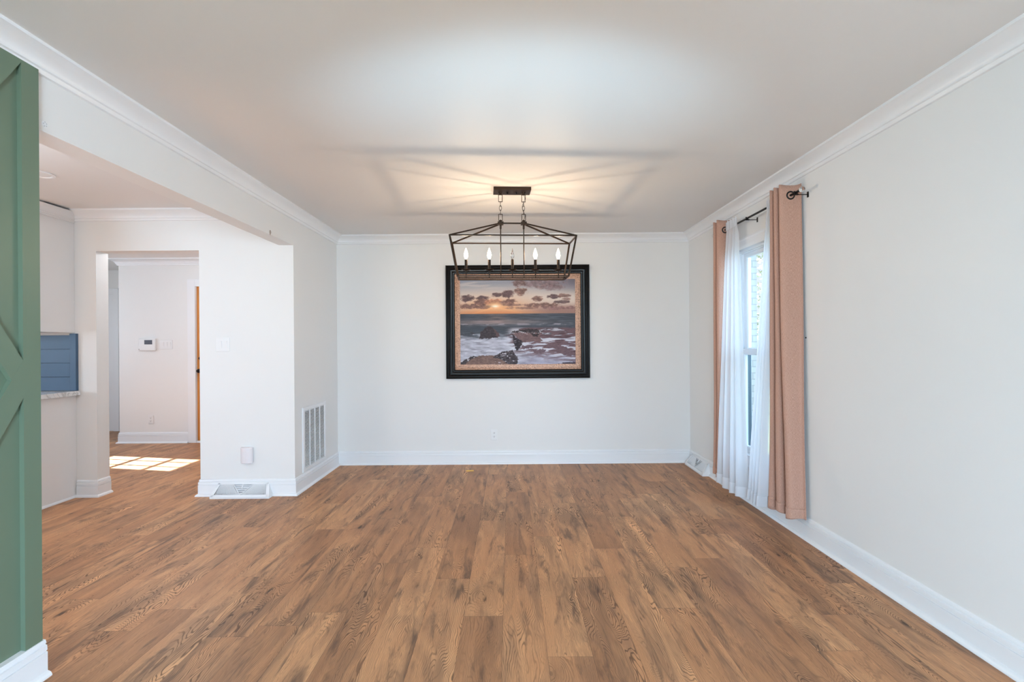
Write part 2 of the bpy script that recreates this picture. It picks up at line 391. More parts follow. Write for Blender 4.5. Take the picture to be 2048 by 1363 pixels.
def brick_material():
    m, nt, b, N, L = nodes('whitewashed_brick')
    tc = N('ShaderNodeTexCoord'); s = N('ShaderNodeSeparateXYZ'); L(tc.outputs['Object'], s.inputs[0])
    br = N('ShaderNodeTexBrick'); L(combine(nt, s.outputs[0], s.outputs[2], 0.0), br.inputs['Vector'])
    br.inputs['Scale'].default_value = 1.0; br.inputs['Brick Width'].default_value = 0.203; br.inputs['Row Height'].default_value = 0.0677
    br.inputs['Mortar Size'].default_value = 0.006; br.inputs['Color1'].default_value = (0.74, 0.73, 0.71, 1); br.inputs['Color2'].default_value = (0.66, 0.65, 0.63, 1)
    br.inputs['Mortar'].default_value = (0.52, 0.51, 0.50, 1)
    L(br.outputs[0], b.inputs['Base Color']); b.inputs['Roughness'].default_value = 0.85
    return m
M['brick'] = brick_material()

# ------------------------------------------------------------------ main dimensions
XL, XR, YF, H = -1.855, 1.927, 5.18, 2.45
T = 0.123                                                            # partition thickness
YW = 4.145                                                           # kitchen / doorway wall
YH = 6.43                                                            # far hall wall
X0, X1, YB, YE = -7.0, XR + 0.13, -3.0, 8.0
DJ0, DJ1, DH = -3.552, -2.667, 2.107                                 # cased opening to the hall
GE = 1.893                                                           # end of the green wall
BZ = 2.145                                                           # underside of the header

def struct(name, mb, m, label=None, smooth=False, bevel=0.0):
    o = mb.build(name, m, smooth=smooth, bevel=bevel); o['kind'] = 'structure'
    if label: o['label'] = label
    return o

# floor: one mesh, a quad per plank with local coordinates and a random tint
def build_floor():
    known = {0: 2.94, -1: 2.279, 1: 1.98, -2: 2.645, 2: 2.65, 3: 3.02, -3: 3.05}
    rnd = random.Random(11)
    vs, fs, uvs, cols = [], [], [], []
    x_ref = -0.042
    n0 = int(math.floor((X0 - 0.2 - x_ref) / PW)); n1 = int(math.ceil((X1 - x_ref) / PW))
    for n in range(n0, n1):
        xa = x_ref + n*PW; off = known.get(n, rnd.random()*PL)
        k0 = int(math.floor((YB - 0.2 - off) / PL)); k1 = int(math.ceil((YE + 0.2 - off) / PL))
        for k in range(k0, k1):
            ya = off + k*PL; i = len(vs)
            vs += [(xa,ya,0),(xa+PW,ya,0),(xa+PW,ya+PL,0),(xa,ya+PL,0)]; fs.append((i,i+1,i+2,i+3))
            uvs += [(0,0),(PW,0),(PW,PL),(0,PL)]; cols.append((rnd.random(), rnd.random(), rnd.random(), 1))
    me = bpy.data.meshes.new('floor'); me.from_pydata(vs, [], fs)
    uvl = me.uv_layers.new(name='UVMap')
    for i, c in enumerate(uvs): uvl.data[i].uv = c
    at = me.attributes.new('plank', 'FLOAT_COLOR', 'FACE')
    for i, c in enumerate(cols): at.data[i].color = c
    me.materials.append(M['floor'])
    o = bpy.data.objects.new('floor', me); COL.objects.link(o); o['kind'] = 'structure'; o['label'] = 'brown oak plank floor'
    return o
build_floor()
struct('ceiling', MB().box(X0-0.15, X1, YB-0.15, YE, H, H+0.12), M['ceiling'], 'smooth white ceiling')

# walls
WY0, WY1, WZ0, WZ1 = 3.30, 4.12, 0.36, 2.054                         # dining window opening
b = MB(); b.box(XR, X1, YB, WY0, 0, H).box(XR, X1, WY1, YF+T, 0, H).box(XR, X1, WY0, WY1, 0, WZ0).box(XR, X1, WY0, WY1, WZ1, H)
struct('wall_right', b, M['wall'], 'white right wall with the curtained window')
struct('wall_far', MB().box(XL, XR, YF, YF+T, 0, H), M['wall'], 'white far wall behind the framed picture')
struct('wall_left', MB().box(XL-T, XL, YW, YF+T, 0, H), M['wall'], 'short white wing wall with the return grille')
struct('wall_header', MB().box(XL-T, XL, GE, YW, BZ, H), M['wall'], 'white header beam over the kitchen opening')
b = MB(); b.box(DJ1, XL-T, YW, YW+0.126, 0, H).box(DJ0, DJ1, YW, YW+0.126, DH, H).box(X0, DJ0, YW, YW+0.126, 0, H)
struct('wall_kitchen', b, M['wall'], 'white kitchen wall with the opening to the hall')
struct('wall_panelled', MB().box(XL-T, XL-0.001, YB, GE, 0, H), M['wall'], 'partition behind the green panelling')
# back wall with patio opening
PX0, PX1, PZ = -1.45, 1.45, 2.08
b = MB(); b.box(X0, -5.85, YB-0.13, YB, 0, H).box(-3.35, PX0, YB-0.13, YB, 0, H).box(-5.85, -3.35, YB-0.13, YB, PZ, H).box(PX1, X1, YB-0.13, YB, 0, H).box(PX0, PX1, YB-0.13, YB, PZ, H)
struct('wall_back', b, M['wall'], 'back wall behind the camera with patio opening')
# kitchen / hall outer wall with two windows
KW = (0.5, 2.3, 1.0, 2.0); HW = (5.60, 6.18, 1.01, 1.90)
b = MB(); b.box(X0-0.13, X0, YB, KW[0], 0, H).box(X0-0.13, X0, KW[0], KW[1], 0, KW[2]).box(X0-0.13, X0, KW[0], KW[1], KW[3], H)
b.box(X0-0.13, X0, KW[1], HW[0], 0, H).box(X0-0.13, X0, HW[0], HW[1], 0, HW[2]).box(X0-0.13, X0, HW[0], HW[1], HW[3], H).box(X0-0.13, X0, HW[1], YE, 0, H)
struct('wall_outer', b, M['wall'], 'outer wall of kitchen and hall')
# hall
FD0, FD1, FDH = -4.195, -3.265, 2.09
b = MB(); b.box(-5.21, FD0, YH, YH+0.12, 0, H).box(FD0, FD1, YH, YH+0.12, FDH, H).box(FD1, -0.4, YH, YH+0.12, 0, H)
b.box(-5.21, -5.09, YH+0.12, 7.35, 0, H)
struct('wall_hall', b, M['wall'], 'white hall wall seen through the opening')
struct('wall_hall_end', MB().box(-0.52, -0.4, YF+T, YH, 0, H), M['wall'], 'end wall of the hall')
struct('wall_corridor', MB().box(X0, -5.0, 7.35, 7.47, 0, H), M['wall'], 'wall at the end of the corridor')

# crown moulding
CROWN = [(0.0,0.0),(0.086,0.0),(0.086,-0.013),(0.079,-0.015),(0.070,-0.021),(0.055,-0.028),(0.040,-0.038),(0.029,-0.050),(0.024,-0.060),
         (0.024,-0.067),(0.017,-0.070),(0.015,-0.080),(0.011,-0.086),(0.0,-0.088)]
path = [(XL, YB), (XL, YF), (XR, YF), (XR, YB)]
for i, nm in enumerate(('trim_1', 'trim_2', 'trim_3')):
    struct(nm, MB().sweep(path, CROWN, (i, i+1), H), M['trim'], ('crown moulding along the left wall', 'crown moulding along the far wall', 'crown moulding along the right wall')[i], smooth=True)
struct('trim_4', MB().sweep([(-3.737, YW), (XL-T, YW), (XL-T, YB)], CROWN, None, H), M['trim'], 'crown moulding in the kitchen', smooth=True)
struct('trim_5', MB().sweep([(-5.21, 7.35), (-5.21, YH), (-0.52, YH)], CROWN, None, H), M['trim'], 'crown moulding in the hall', smooth=True)

# baseboards with shoe moulding
BASE = [(0.0,0.0),(0.032,0.0),(0.032,0.005),(0.028,0.013),(0.021,0.018),(0.0145,0.020),(0.0145,0.0935),(0.0095,0.0945),(0.0095,0.0985),(0.0140,0.1000),(0.0125,0.1190),
        (0.0065,0.1210),(0.0065,0.1250),(0.0100,0.1275),(0.006,0.140),(0.0,0.143)]
bp_ = [(DJ1, YW+0.126), (DJ1, YW), (XL, YW), (XL, YF), (XR, YF), (XR, YB)]
struct('baseboard_left', MB().sweep(bp_, BASE, (0, 3)), M['trim'], 'white baseboard around the wing wall', smooth=True)
struct('baseboard_far', MB().sweep(bp_, BASE, (3, 4)), M['trim'], 'white baseboard along the far wall', smooth=True)
struct('baseboard_right', MB().sweep(bp_, BASE, (4, 5)), M['trim'], 'white baseboard along the right wall', smooth=True)
struct('baseboard_kitchen', MB().sweep([(-3.722, YW), (DJ0, YW), (DJ0, YW+0.126)], BASE), M['trim'], 'white baseboard wrapping the left jamb of the opening', smooth=True)
BASEG = [(d+0.018, z) if d > 0 else (d, z) for d, z in BASE]
struct('baseboard_panelled', MB().sweep([(XL, YB), (XL, GE)], BASEG), M['trim'], 'white baseboard below the green panelling', smooth=True)
struct('baseboard_hall', MB().sweep([(-5.21, 7.35), (-5.21, YH), (FD0-0.095, YH)], BASE), M['trim'], 'white baseboard of the hall wall', smooth=True)
struct('baseboard_corridor', MB().sweep([(-5.93, 7.35), (-5.21, 7.35)], BASE), M['trim'], 'white baseboard at the corridor end', smooth=True)

# green panelling: backing, stiles and crossed diagonal boards
def green_panelling():
    root = empty('green_panelling', (XL, 0.8, 0)); inv = Matrix.Translation((-XL, -0.8, 0))
    tag(root, 'sage green board panelling with crossed diagonals at the left edge', 'panelling')
    def put(mb, name): mb.v = [tuple(inv @ Vector(p)) for p in mb.v]; return mb.build(name, M['green'], root)
    t0, t1 = XL+0.0005, XL+0.020
    z0, z1 = 0.12, H-0.08
    put(MB().box(XL, XL+0.002, YB+0.01, GE-0.008, z0, z1), 'backing')
    ys = [1.819, 0.99, 0.16]
    for i, y in enumerate(ys):
        w = 0.067 if i == 0 else 0.064
        put(MB().box(t0, t1, y, y+w, z0, z1), 'stile')
    def clip(poly, f):
        out = []
        for i in range(len(poly)):
            a, c = poly[i], poly[(i+1) % len(poly)]; fa, fc = f(a), f(c)
            if fa >= 0: out.append(a)
            if (fa >= 0) != (fc >= 0): t = fa/(fa-fc); out.append((a[0]+(c[0]-a[0])*t, a[1]+(c[1]-a[1])*t))
        return out
    zn = [-0.10, 1.165, 2.43]
    for i in range(2):
        yr, yl = ys[i], ys[i+1] + 0.064
        for j in range(2):
            for (za, zb) in ((zn[j], zn[j+1]), (zn[j+1], zn[j])):
                p, q = Vector((yr, za)), Vector((yl, zb)); d = (q-p).normalized(); n = Vector((-d.y, d.x))*0.0365
                p -= d*0.3; q += d*0.3
                poly = [tuple(p+n), tuple(q+n), tuple(q-n), tuple(p-n)]
                for f in (lambda a: yr-a[0], lambda a: a[0]-yl, lambda a: z1-a[1], lambda a: a[1]-z0):
                    poly = clip(poly, f)
                if len(poly) > 2: put(MB().prism(poly, 'x', t0, t1-0.0003*(1 if za < zb else 0)), 'diagonal_board')
green_panelling()

# ------------------------------------------------------------------ dining window (right wall)
def window(name, y0, y1, z0, z1, label):
    """double hung window in the right wall"""
    root = empty(name, (XR, (y0+y1)/2, z0)); root['kind'] = 'structure'; root['label'] = label
    off = Vector(root.location)
    def put(mb, nm, m, par=root, **k):
        mb.v = [tuple(Vector(p)-off) for p in mb.v]; return mb.build(nm, m, par, **k)
    pl = lambda u, v, out: (XR - out, u, v)
    cas = [(-0.083, 0.0), (-0.083, 0.020), (-0.070, 0.022), (-0.060, 0.015), (-0.020, 0.013), (-0.008, 0.010), (0.004, 0.006), (0.004, -0.031)]
    put(MB().rectframe(y0, y1, z0, z1, cas, pl), 'casing', M['trim'])
    fr = [(0.001, -0.03), (0.022, -0.03), (0.022, -0.045), (0.030, -0.045), (0.030, -0.120), (0.001, -0.120)]
    put(MB().rectframe(y0, y1, z0, z1, fr, pl), 'frame', M['vinyl'])
    zm = 1.21
    def sash(a, c, depth, nm):
        pr = [(0.030, depth), (0.074, depth), (0.082, depth-0.008), (0.082, depth-0.028), (0.030, depth-0.028)]
        s = put(MB().rectframe(y0, y1, a-0.03, c+0.03, pr, pl), nm, M['vinyl'])
        g = MB().box(XR-depth+0.014, XR-depth+0.018, y0+0.08, y1-0.08, a+0.05, c-0.05)
        put(g, 'glass', M['glass'], s)
    sash(z0+0.012, zm+0.02, -0.034, 'lower_sash')
    sash(zm-0.025, z1-0.012, -0.062, 'upper_sash')
    put(MB().box(XR+0.072, XR+0.112, y1-0.040, y1-0.0305, z0+0.03, zm), 'frame_shade_strip', M['frame_shade'])  # coloured strip paints in the shade on the frame behind the lower glass
    st = MB().box(XR-0.012, XR+0.06, y0+0.001, y1-0.001, z0-0.004, z0+0.012)
    put(st, 'stool', M['trim'])
window('window_1', WY0, WY1, WZ0, WZ1, 'double hung white window between the sheer curtains')

# patio opening behind the camera, kitchen and hall windows
def simple_window(name, axis, a0, a1, z0, z1, at, nv, nh, label):
    root = empty(name, {'x': (at, (a0+a1)/2, z0), 'y': ((a0+a1)/2, at, z0)}[axis]); root['kind'] = 'structure'; root['label'] = label
    off = Vector(root.location)
    pl = (lambda u, v, o: (at+o, u, v)) if axis == 'x' else (lambda u, v, o: (u, at+o, v))
    m = MB(); m.rectframe(a0, a1, z0, z1, [(0,0.05),(0.045,0.05),(0.045,0),(0,0)], pl)
    def bx(u0, u1, v0, v1):
        if axis == 'x': m.box(at+0.01, at+0.035, u0, u1, v0, v1)
        else: m.box(u0, u1, at+0.01, at+0.035, v0, v1)
    for i in range(1, nv): u = a0+(a1-a0)*i/nv; bx(u-0.011, u+0.011, z0, z1)
    for i in range(1, nh): v = z0+(z1-z0)*i/nh; bx(a0, a1, v-0.011, v+0.011)
    m.v = [tuple(Vector(p)-off) for p in m.v]; m.build('window_frame', M['vinyl'], root)
simple_window('window_2', 'x', KW[0], KW[1], KW[2], KW[3], X0-0.10, 2, 1, 'kitchen window outside the frame')
simple_window('window_3', 'x', HW[0], HW[1], HW[2], HW[3], X0-0.10, 3, 4, 'hall window with muntins that casts the sun patch')
simple_window('window_5', 'y', -5.85, -3.35, 0.0, PZ, YB-0.10, 2, 1, 'unseen kitchen patio door added to let in fill light')  # opening added together with the kitchen back fill
simple_window('window_4', 'y', PX0, PX1, 0.0, PZ, YB-0.10, 2, 1, 'patio door behind the camera')

# ------------------------------------------------------------------ hall doors
def front_door():
    root = empty('door_1', ((FD0+FD1)/2, YH+0.05, 0)); root['kind'] = 'structure'; root['label'] = 'honey stained wooden front door in the hall'
    off = Vector(root.location)
    def put(mb, nm, m, **k): mb.v = [tuple(Vector(p)-off) for p in mb.v]; return mb.build(nm, m, root, **k)
    x0, x1, z1 = FD0, FD1, FDH
    c = MB(); c.box(x0-0.092, x0+0.012, YH-0.018, YH, 0, z1+0.085).box(x1-0.012, x1+0.092, YH-0.018, YH, 0, z1+0.085).box(x0+0.012, x1-0.012, YH-0.018, YH, z1-0.012, z1+0.085)
    c.box(x0, x0+0.014, YH, YH+0.12, 0, z1).box(x1-0.014, x1, YH, YH+0.12, 0, z1)
    put(c, 'casing', M['trim'], bevel=0.003)
    put(MB().box(x0+0.014, x1-0.014, YH-0.015, YH+0.1, 0, 0.022), 'threshold', M['trim'])
    d = MB(); ya, yb = YH+0.012, YH+0.055
    d.box(x0+0.016, x0+0.13, ya, yb, 0.025, z1-0.004).box(x1-0.13, x1-0.016, ya, yb, 0.025, z1-0.004)
    for za, zb in ((0.025,0.25),(0.92,1.04),(z1-0.13,z1-0.004)): d.box(x0+0.13, x1-0.13, ya, yb, za, zb)
    for za, zb in ((0.25,0.92),(1.04,z1-0.13)): d.box(x0+0.13, x1-0.13, ya+0.012, yb-0.008, za, zb)
    put(d, 'door_leaf', M['doorwood'], bevel=0.003)
    put(MB().lathe([(0.0,-0.062),(0.022,-0.058),(0.028,-0.042),(0.022,-0.028),(0.012,-0.022),(0.012,-0.008),(0.03,-0.006),(0.03,0.0)], (x0+0.062, ya, 0.955), 20, 'y'), 'door_knob', M['knob'], smooth=True)
    put(MB().lathe([(0.0,-0.022),(0.020,-0.020),(0.026,-0.008),(0.026,0.0)], (x0+0.066, ya, 1.122), 20, 'y'), 'deadbolt', M['knob'], smooth=True)
front_door()
def corridor_door():
    x0, x1, z1, y = -6.80, -6.035, 2.085, 7.35
    root = empty('door_2', ((x0+x1)/2, y, 0)); root['kind'] = 'structure'; root['label'] = 'white panelled door at the corridor end'
    off = Vector(root.location)
    def put(mb, nm, m, **k): mb.v = [tuple(Vector(p)-off) for p in mb.v]; return mb.build(nm, m, root, **k)
    c = MB(); c.box(x0-0.085, x0, y-0.018, y, 0, z1+0.085).box(x1, x1+0.085, y-0.018, y, 0, z1+0.085).box(x0, x1, y-0.018, y, z1, z1+0.085)
    put(c, 'casing', M['trim'], bevel=0.003)
    d = MB(); d.box(x0+0.003, x1-0.003, y-0.006, y-0.001, 0.01, z1-0.003)
    for za, zb in ((0.22,0.92),(1.05,1.95)):
        for xa, xb in ((x0+0.1,x0+0.34),(x1-0.34,x1-0.1)): d.box(xa, xb, y-0.011, y-0.006, za, zb)
    put(d, 'door_leaf', M['trim'], bevel=0.002)
corridor_door()

# ------------------------------------------------------------------ chandelier
def chandelier():
    cx, cy = 0.023, 3.645
    root = empty('linear_chandelier', (cx, cy, H), math.radians(3.2))
    tag(root, 'dark bronze open cage chandelier with five candle bulbs hanging from the ceiling', 'chandelier')
    z = lambda a: a - H                                              # local heights from world heights
    br = M['bronze']
    MB().box(-0.14, 0.14, -0.065, 0.065, z(2.427), 0).build('canopy', br, root, bevel=0.002)
    for x in (-0.034, 0.034):
        MB().lathe([(0.0,-0.012),(0.005,-0.011),(0.006,-0.004),(0.006,0.0)], (x, 0, z(2.427)), 12).build('canopy_screw', M['black'], root, smooth=True)
    hx = 0.0875; top, mid, low = 2.198, 2.072, 1.782
    def loop(x, za, zb, w, r, flat):
        pts = [(-w,za),(w,za),(w,zb),(-w,zb)]
        return [(x+p, 0, q) if flat else (x, p, q) for p, q in pts]
    for sx in (-1, 1):
        x = sx*hx
        MB().lathe([(0.016,0.0),(0.016,-0.004),(0.010,-0.012),(0.006,-0.020),(0.0,-0.021)], (x,0,z(2.427)), 14).build('canopy_stud', br, root, smooth=True)
        za, zb = z(2.408), z(2.356)
        m = MB()
        for a, c in (((-0.014,za),(0.014,za)),((-0.014,zb),(0.014,zb)),((-0.014,zb),(-0.014,za)),((0.014,zb),(0.014,za))):
            m.bar((x+a[0],0,a[1]), (x+c[0],0,c[1]), 0.0045)
        m.build('square_link', br, root)
        zc, zd = z(2.262), z(2.214)
        m = MB()
        for a, c in (((-0.014,zc),(0.014,zc)),((-0.014,zd),(0.014,zd)),((-0.014,zd),(-0.014,zc)),((0.014,zd),(0.014,zc))):
            m.bar((x+a[0],0,a[1]), (x+c[0],0,c[1]), 0.0045)
        m.build('square_link', br, root)
        ze = [2.3605, 2.3295, 2.2985]
        for i, zt in enumerate(ze):
            zt0, zt1 = zt, zt-0.0425
            pts = []
            for k in range(20):
                a = 2*PI*k/20; p = 0.0085*math.cos(a); q = (zt0+zt1)/2 + 0.0195*math.sin(a)
                pts.append((x+p, 0, z(q)) if i == 1 else (x, p, z(q)))
            MB().tube(pts, 0.0017, 8, True).build('chain_link', br, root, smooth=True)
        MB().box(x-0.022, x+0.022, -0.022, 0.022, z(top-0.016), z(top+0.006)).build('hub', br, root, bevel=0.003)
        MB().lathe([(0.012,0.0),(0.012,0.006),(0.007,0.010),(0.007,0.016),(0.0,0.017)], (x,0,z(top+0.005)), 14).build('hub_cap', br, root, smooth=True)
        MB().tube([(x,0,z(top-0.012)),(x,0,z(low))], 0.0042, 10).build('down_rod', br, root, smooth=True)
        MB().lathe([(0.0075,0.0),(0.0075,-0.03),(0.005,-0.034),(0.0042,-0.036)], (x,0,z(top-0.015)), 12).build('rod_collar', br, root, smooth=True)
    # wire woven through the right chain
    pts = []
    for k in range(25):
        t = k/24; pts.append((hx + 0.010*math.sin(t*9.5), 0.008*math.cos(t*9.5), z(2.415 - 0.20*t)))
    MB().tube(pts, 0.0016, 6).build('power_wire', M['black'], root, smooth=True)
    MB().bar((-hx,0,z(top-0.004)), (hx,0,z(top-0.004)), 0.010, 0.010).build('ridge_bar', br, root)
    W1, D1, W2, D2 = 0.462, 0.145, 0.408, 0.106
    for sx in (-1, 1):
        for sy in (-1, 1):
            MB().bar((sx*hx, sy*0.012, z(top-0.006)), (sx*W1, sy*D1, z(mid)), 0.0098).build('roof_bar', br, root)
            MB().bar((sx*W1, sy*D1, z(mid+0.004)), (sx*W2, sy*D2, z(low-0.004)), 0.0098).build('corner_post', br, root)
    for w, d, h, nm in ((W1, D1, mid, 'upper_rail'), (W2, D2, low, 'lower_rail')):
        for sy in (-1, 1): MB().bar((-w, sy*d, z(h)), (w, sy*d, z(h)), 0.0098).build(nm, br, root)
        for sx in (-1, 1): MB().bar((sx*w, -d, z(h)), (sx*w, d, z(h)), 0.0098).build(nm, br, root)
    MB().bar((-W2, 0, z(low)), (W2, 0, z(low)), 0.0098).build('candle_rail', br, root)
    for k in range(5):
        x = (k-2)*0.1745
        c = MB().lathe([(0.0,0.0),(0.0045,0.0),(0.0045,0.052),(0.0108,0.053),(0.0108,0.139),(0.009,0.140),(0.0,0.140)], (x,0,z(low)), 18).build('candle', br, root, smooth=True)
        MB().lathe([(0.0,0.050),(0.012,0.050),(0.026,0.055),(0.033,0.061),(0.033,0.063),(0.024,0.0585),(0.0,0.056)], (x,0,z(low)), 24).build('drip_pan', br, c, smooth=True)
        prof = [(0.0,0.0),(0.0075,0.001),(0.0085,0.007),(0.0135,0.018),(0.0160,0.030),(0.0145,0.043),(0.0100,0.058),(0.0055,0.071),(0.0025,0.080),(0.0,0.085)]
        lean = 0.0
        bb = MB().lathe([(r, t+0.140) for r, t in prof], (x,0,z(low)), 12 if k != 2 else 20)
        if k == 2:
            bb.build('bulb', M['clear'], c, smooth=True)['label'] = 'unlit clear flame bulb'
            MB().lathe([(0.0,0.0),(0.004,0.0),(0.003,0.03),(0.001,0.05),(0.0,0.05)], (x,0,z(low+0.141)), 10).build('filament', M['ivory'], c, smooth=True)
        else:
            bo = bb.build('bulb', M['bulb'], c, smooth=True); bo['label'] = 'glowing warm flame bulb'
            l = bpy.data.lights.new('bulb_light', 'POINT'); l.energy = 3.5; l.color = (1.0, 0.76, 0.51); l.shadow_soft_size = 0.006
            lo = bpy.data.objects.new('bulb_light', l); COL.objects.link(lo); lo.parent = root; lo.location = (x, 0, z(low)+0.193)
chandelier()

# ------------------------------------------------------------------ framed picture
def vnoise(u, v, seed):
    rs = np.random.RandomState(seed); G = rs.rand(64, 64)
    ui = np.floor(u).astype(int); vi = np.floor(v).astype(int); fu = u-ui; fv = v-vi
    fu = fu*fu*(3-2*fu); fv = fv*fv*(3-2*fv)
    g = lambda a, c: G[a % 64, c % 64]
    return (g(ui,vi)*(1-fu)+g(ui+1,vi)*fu)*(1-fv) + (g(ui,vi+1)*(1-fu)+g(ui+1,vi+1)*fu)*fv
def fbm(u, v, seed, octv=5, gain=0.5):
    s = 0; a = 1; t = 0
    for i in range(octv): s = s + a*vnoise(u*2**i+seed*3.1, v*2**i+seed*1.7, seed+i); t += a; a *= gain
    return s/t
def sstep(a, b, x): t = np.clip((x-a)/(b-a), 0, 1); return t*t*(3-2*t)
def poly_mask(px, py, poly, soft=0.0):
    inside = np.zeros(px.shape, bool); n = len(poly)
    for i in range(n):
        (x0,y0),(x1,y1) = poly[i], poly[(i+1)%n]
        c = ((y0 > py) != (y1 > py)) & (px < (x1-x0)*(py-y0)/((y1-y0) if abs(y1-y0) > 1e-9 else 1e-9)+x0)
        inside ^= c
    return inside.astype(float)
def seascape(nx, ny):
    a, b2 = np.meshgrid(np.linspace(0,1,nx), np.linspace(0,1,ny))
    X = 297 + a*1118; Y = 285 + b2*825                               # working canvas units
    col = np.zeros((ny, nx, 3))
    C = lambda r,g,b_: np.array([r,g,b_], float)
    def over(m, c):
        nonlocal col
        m = np.clip(m, 0, 1)[..., None]; col = col*(1-m) + np.asarray(c)*m
    t = sstep(285, 470, Y)[..., None]
    col = C(146,150,164)*(1-t) + C(214,200,190)*t
    over(sstep(1000, 1450, X)*sstep(470, 290, Y)*0.85, C(112,104,114))
    over(sstep(470, 620, Y)*0.8, C(198,158,134))
    g = np.exp(-(((X-640)/330)**2 + ((Y-560)/95)**2)); over(g*0.85, C(232,168,118))
    over(sstep(800, 1200, X)*sstep(500, 600, Y)*0.75, C(140,108,104))
    over(sstep(575, 618, Y)*np.exp(-((X-620)/420)**2)*0.7, C(214,128,76))
    streak = fbm(X/260+Y/50, Y/26, 41, 4); over(sstep(0.55, 0.75, streak)*0.5*sstep(420, 330, Y)*sstep(900, 500, X), C(226,212,202))
    warp = (fbm(X/34, Y/22, 5, 6, 0.6)-0.5)
    puff = fbm(X/22, Y/15, 91, 5, 0.6)
    def cloud(cx, cy, rx, ry, c, s=0.9, hard=0.34):
        nonlocal col
        d = ((X-cx)/rx)**2 + ((Y-cy)/ry)**2 + warp*2.6
        mm = np.clip(sstep(1.0+hard, 1.0-hard*1.6, d)*s, 0, 1)[..., None]
        rim = sstep(0.2, 1.05, d)[..., None]; cc = np.asarray(c)*(0.70+0.62*puff[..., None]) + rim*np.array([44,30,20.])*puff[..., None]
        col[:] = col*(1-mm) + cc*mm
    dk, md, lt = C(96,76,78), C(122,92,86), C(176,122,98)
    for q in ((1080,325,230,50,C(128,104,106),0.75,0.6),(870,330,62,36,C(120,98,98),0.9),(885,408,62,38,C(126,98,92),0.95),(1180,370,120,30,C(120,98,102),0.6,0.5),
              (760,428,66,40,dk,0.97),(655,436,50,22,dk,0.95),(365,470,72,36,dk,0.97),(520,464,66,20,dk,0.95),(500,508,82,34,md,0.95),(640,508,90,32,lt,0.9),
              (770,506,78,30,md,0.95),(1050,480,58,28,md,0.9),(1200,455,66,22,dk,0.95),(1300,446,60,22,md,0.8),(1330,480,40,14,md,0.7),(1280,508,80,16,dk,0.85),
              (1100,540,160,26,md,0.9),(390,545,120,26,md,0.92),(520,552,120,18,md,0.8),(900,565,150,12,md,0.7),(1250,565,190,20,C(130,98,98),0.75),(800,535,90,14,md,0.7)):
        cloud(*q)
    d = np.exp(-(((X-638)/62)**2+((Y-540)/26)**2)); over(d*0.95, C(255,206,150))
    d = np.exp(-(((X-640)/30)**2+((Y-548)/15)**2)); over(d, C(255,246,226))
    for ang in (-0.28, 0.22, 0.06):
        dd = np.abs((Y-556)-(X-640)*ang); over(np.exp(-(dd/7)**2)*sstep(330, 40, np.abs(X-640))*0.35*(Y > 556), C(255,190,130))
    # sea
    sea = sstep(617, 621, Y)
    wv = fbm(X/90, Y/9, 17, 5); sc = C(74,80,90)*(0.72+0.56*wv[...,None])
    m = sea[...,None]; col = col*(1-m) + sc*m
    over(sea*np.exp(-((Y-700)/22)**2)*(0.35+0.5*wv)*np.exp(-((X-640)/420)**2), C(190,160,156))
    over(sea*np.exp(-((Y-650)/40)**2)*np.exp(-((X-640)/120)**2)*0.35*wv, C(210,150,120))
    over(sea*np.exp(-((Y-722)/10)**2)*sstep(0.42, 0.7, fbm(X/60, Y/12, 23, 4))*0.8, C(168,160,170))
    over(sea*np.exp(-((Y-770)/30)**2)*0.5, C(60,66,76))
    # foam
    f1 = fbm(X/150, Y/40, 31, 5); f2 = fbm(X/60+f1*2, Y/16, 37, 5)
    foam = sstep(800, 880, Y + (f2-0.5)*90)
    over(foam*0.95, C(186,188,204)*(1))
    over(foam*sstep(0.50, 0.78, f2)*0.55, C(228,230,240)); over(foam*sstep(0.50, 0.25, f2)*0.6, C(128,126,140))
    over(foam*sstep(990, 1080, Y)*sstep(800, 1000, X)*0.45, C(150,146,174))
    # reef at the right
    reef = sstep(700, 860, X + (f1-0.5)*160)*sstep(742, 775, Y)*sstep(1060, 900, Y - (X-800)*0.17)
    pn = fbm(X/105+Y/60, Y/17, 53, 5); over(reef*sstep(850, 760, Y)*0.75, C(104,84,92))
    over(reef*sstep(0.46, 0.52, pn)*0.95, C(112,86,92)); over(reef*sstep(0.60, 0.70, pn)*0.7, C(78,58,64)); over(reef*sstep(0.44, 0.40, pn)*0.8, C(208,208,220))
    jag = (fbm(X/14, Y/12, 61, 4)-0.5)*26; jx, jy = X+jag, Y+(fbm(X/14+9, Y/12, 67, 4)-0.5)*22
    tx = fbm(X/16, Y/9, 71, 5)
    def rock(poly, c0, c1, s=1.0):
        mm = poly_mask(jx, jy, poly); cc = np.asarray(c0)*(1-tx[...,None]) + np.asarray(c1)*tx[...,None]
        over(mm*s, cc)
    def snow(poly, th=0.62, c=C(214,212,222), s=0.9):
        mm = poly_mask(jx, jy, poly)*sstep(th, th+0.08, fbm(X/20+3, Y/8, 83, 5)); over(mm*s, c)
    rock([(484,862),(492,800),(566,738),(598,734),(640,778),(684,834),(655,848),(560,856)], C(36,32,38), C(88,76,82))
    rock([(612,748),(650,782),(690,836),(655,846)], C(80,58,62), C(120,92,94), 0.7)
    rock([(395,800),(420,794),(450,812),(420,822)], C(50,48,56), C(80,78,86), 0.8)
    rock([(796,792),(960,764),(1108,796),(1064,836),(1092,878),(905,900),(840,850)], C(92,72,76), C(140,112,112))
    rock([(796,790),(960,766),(1030,770),(1110,800),(1040,806),(900,800),(800,806)], C(26,22,26), C(90,76,80))
    rock([(980,812),(1062,812),(1050,845),(1000,838)], C(30,26,30), C(86,70,74))
    snow([(796,786),(1110,790),(1100,815),(900,815),(800,806)], 0.62)
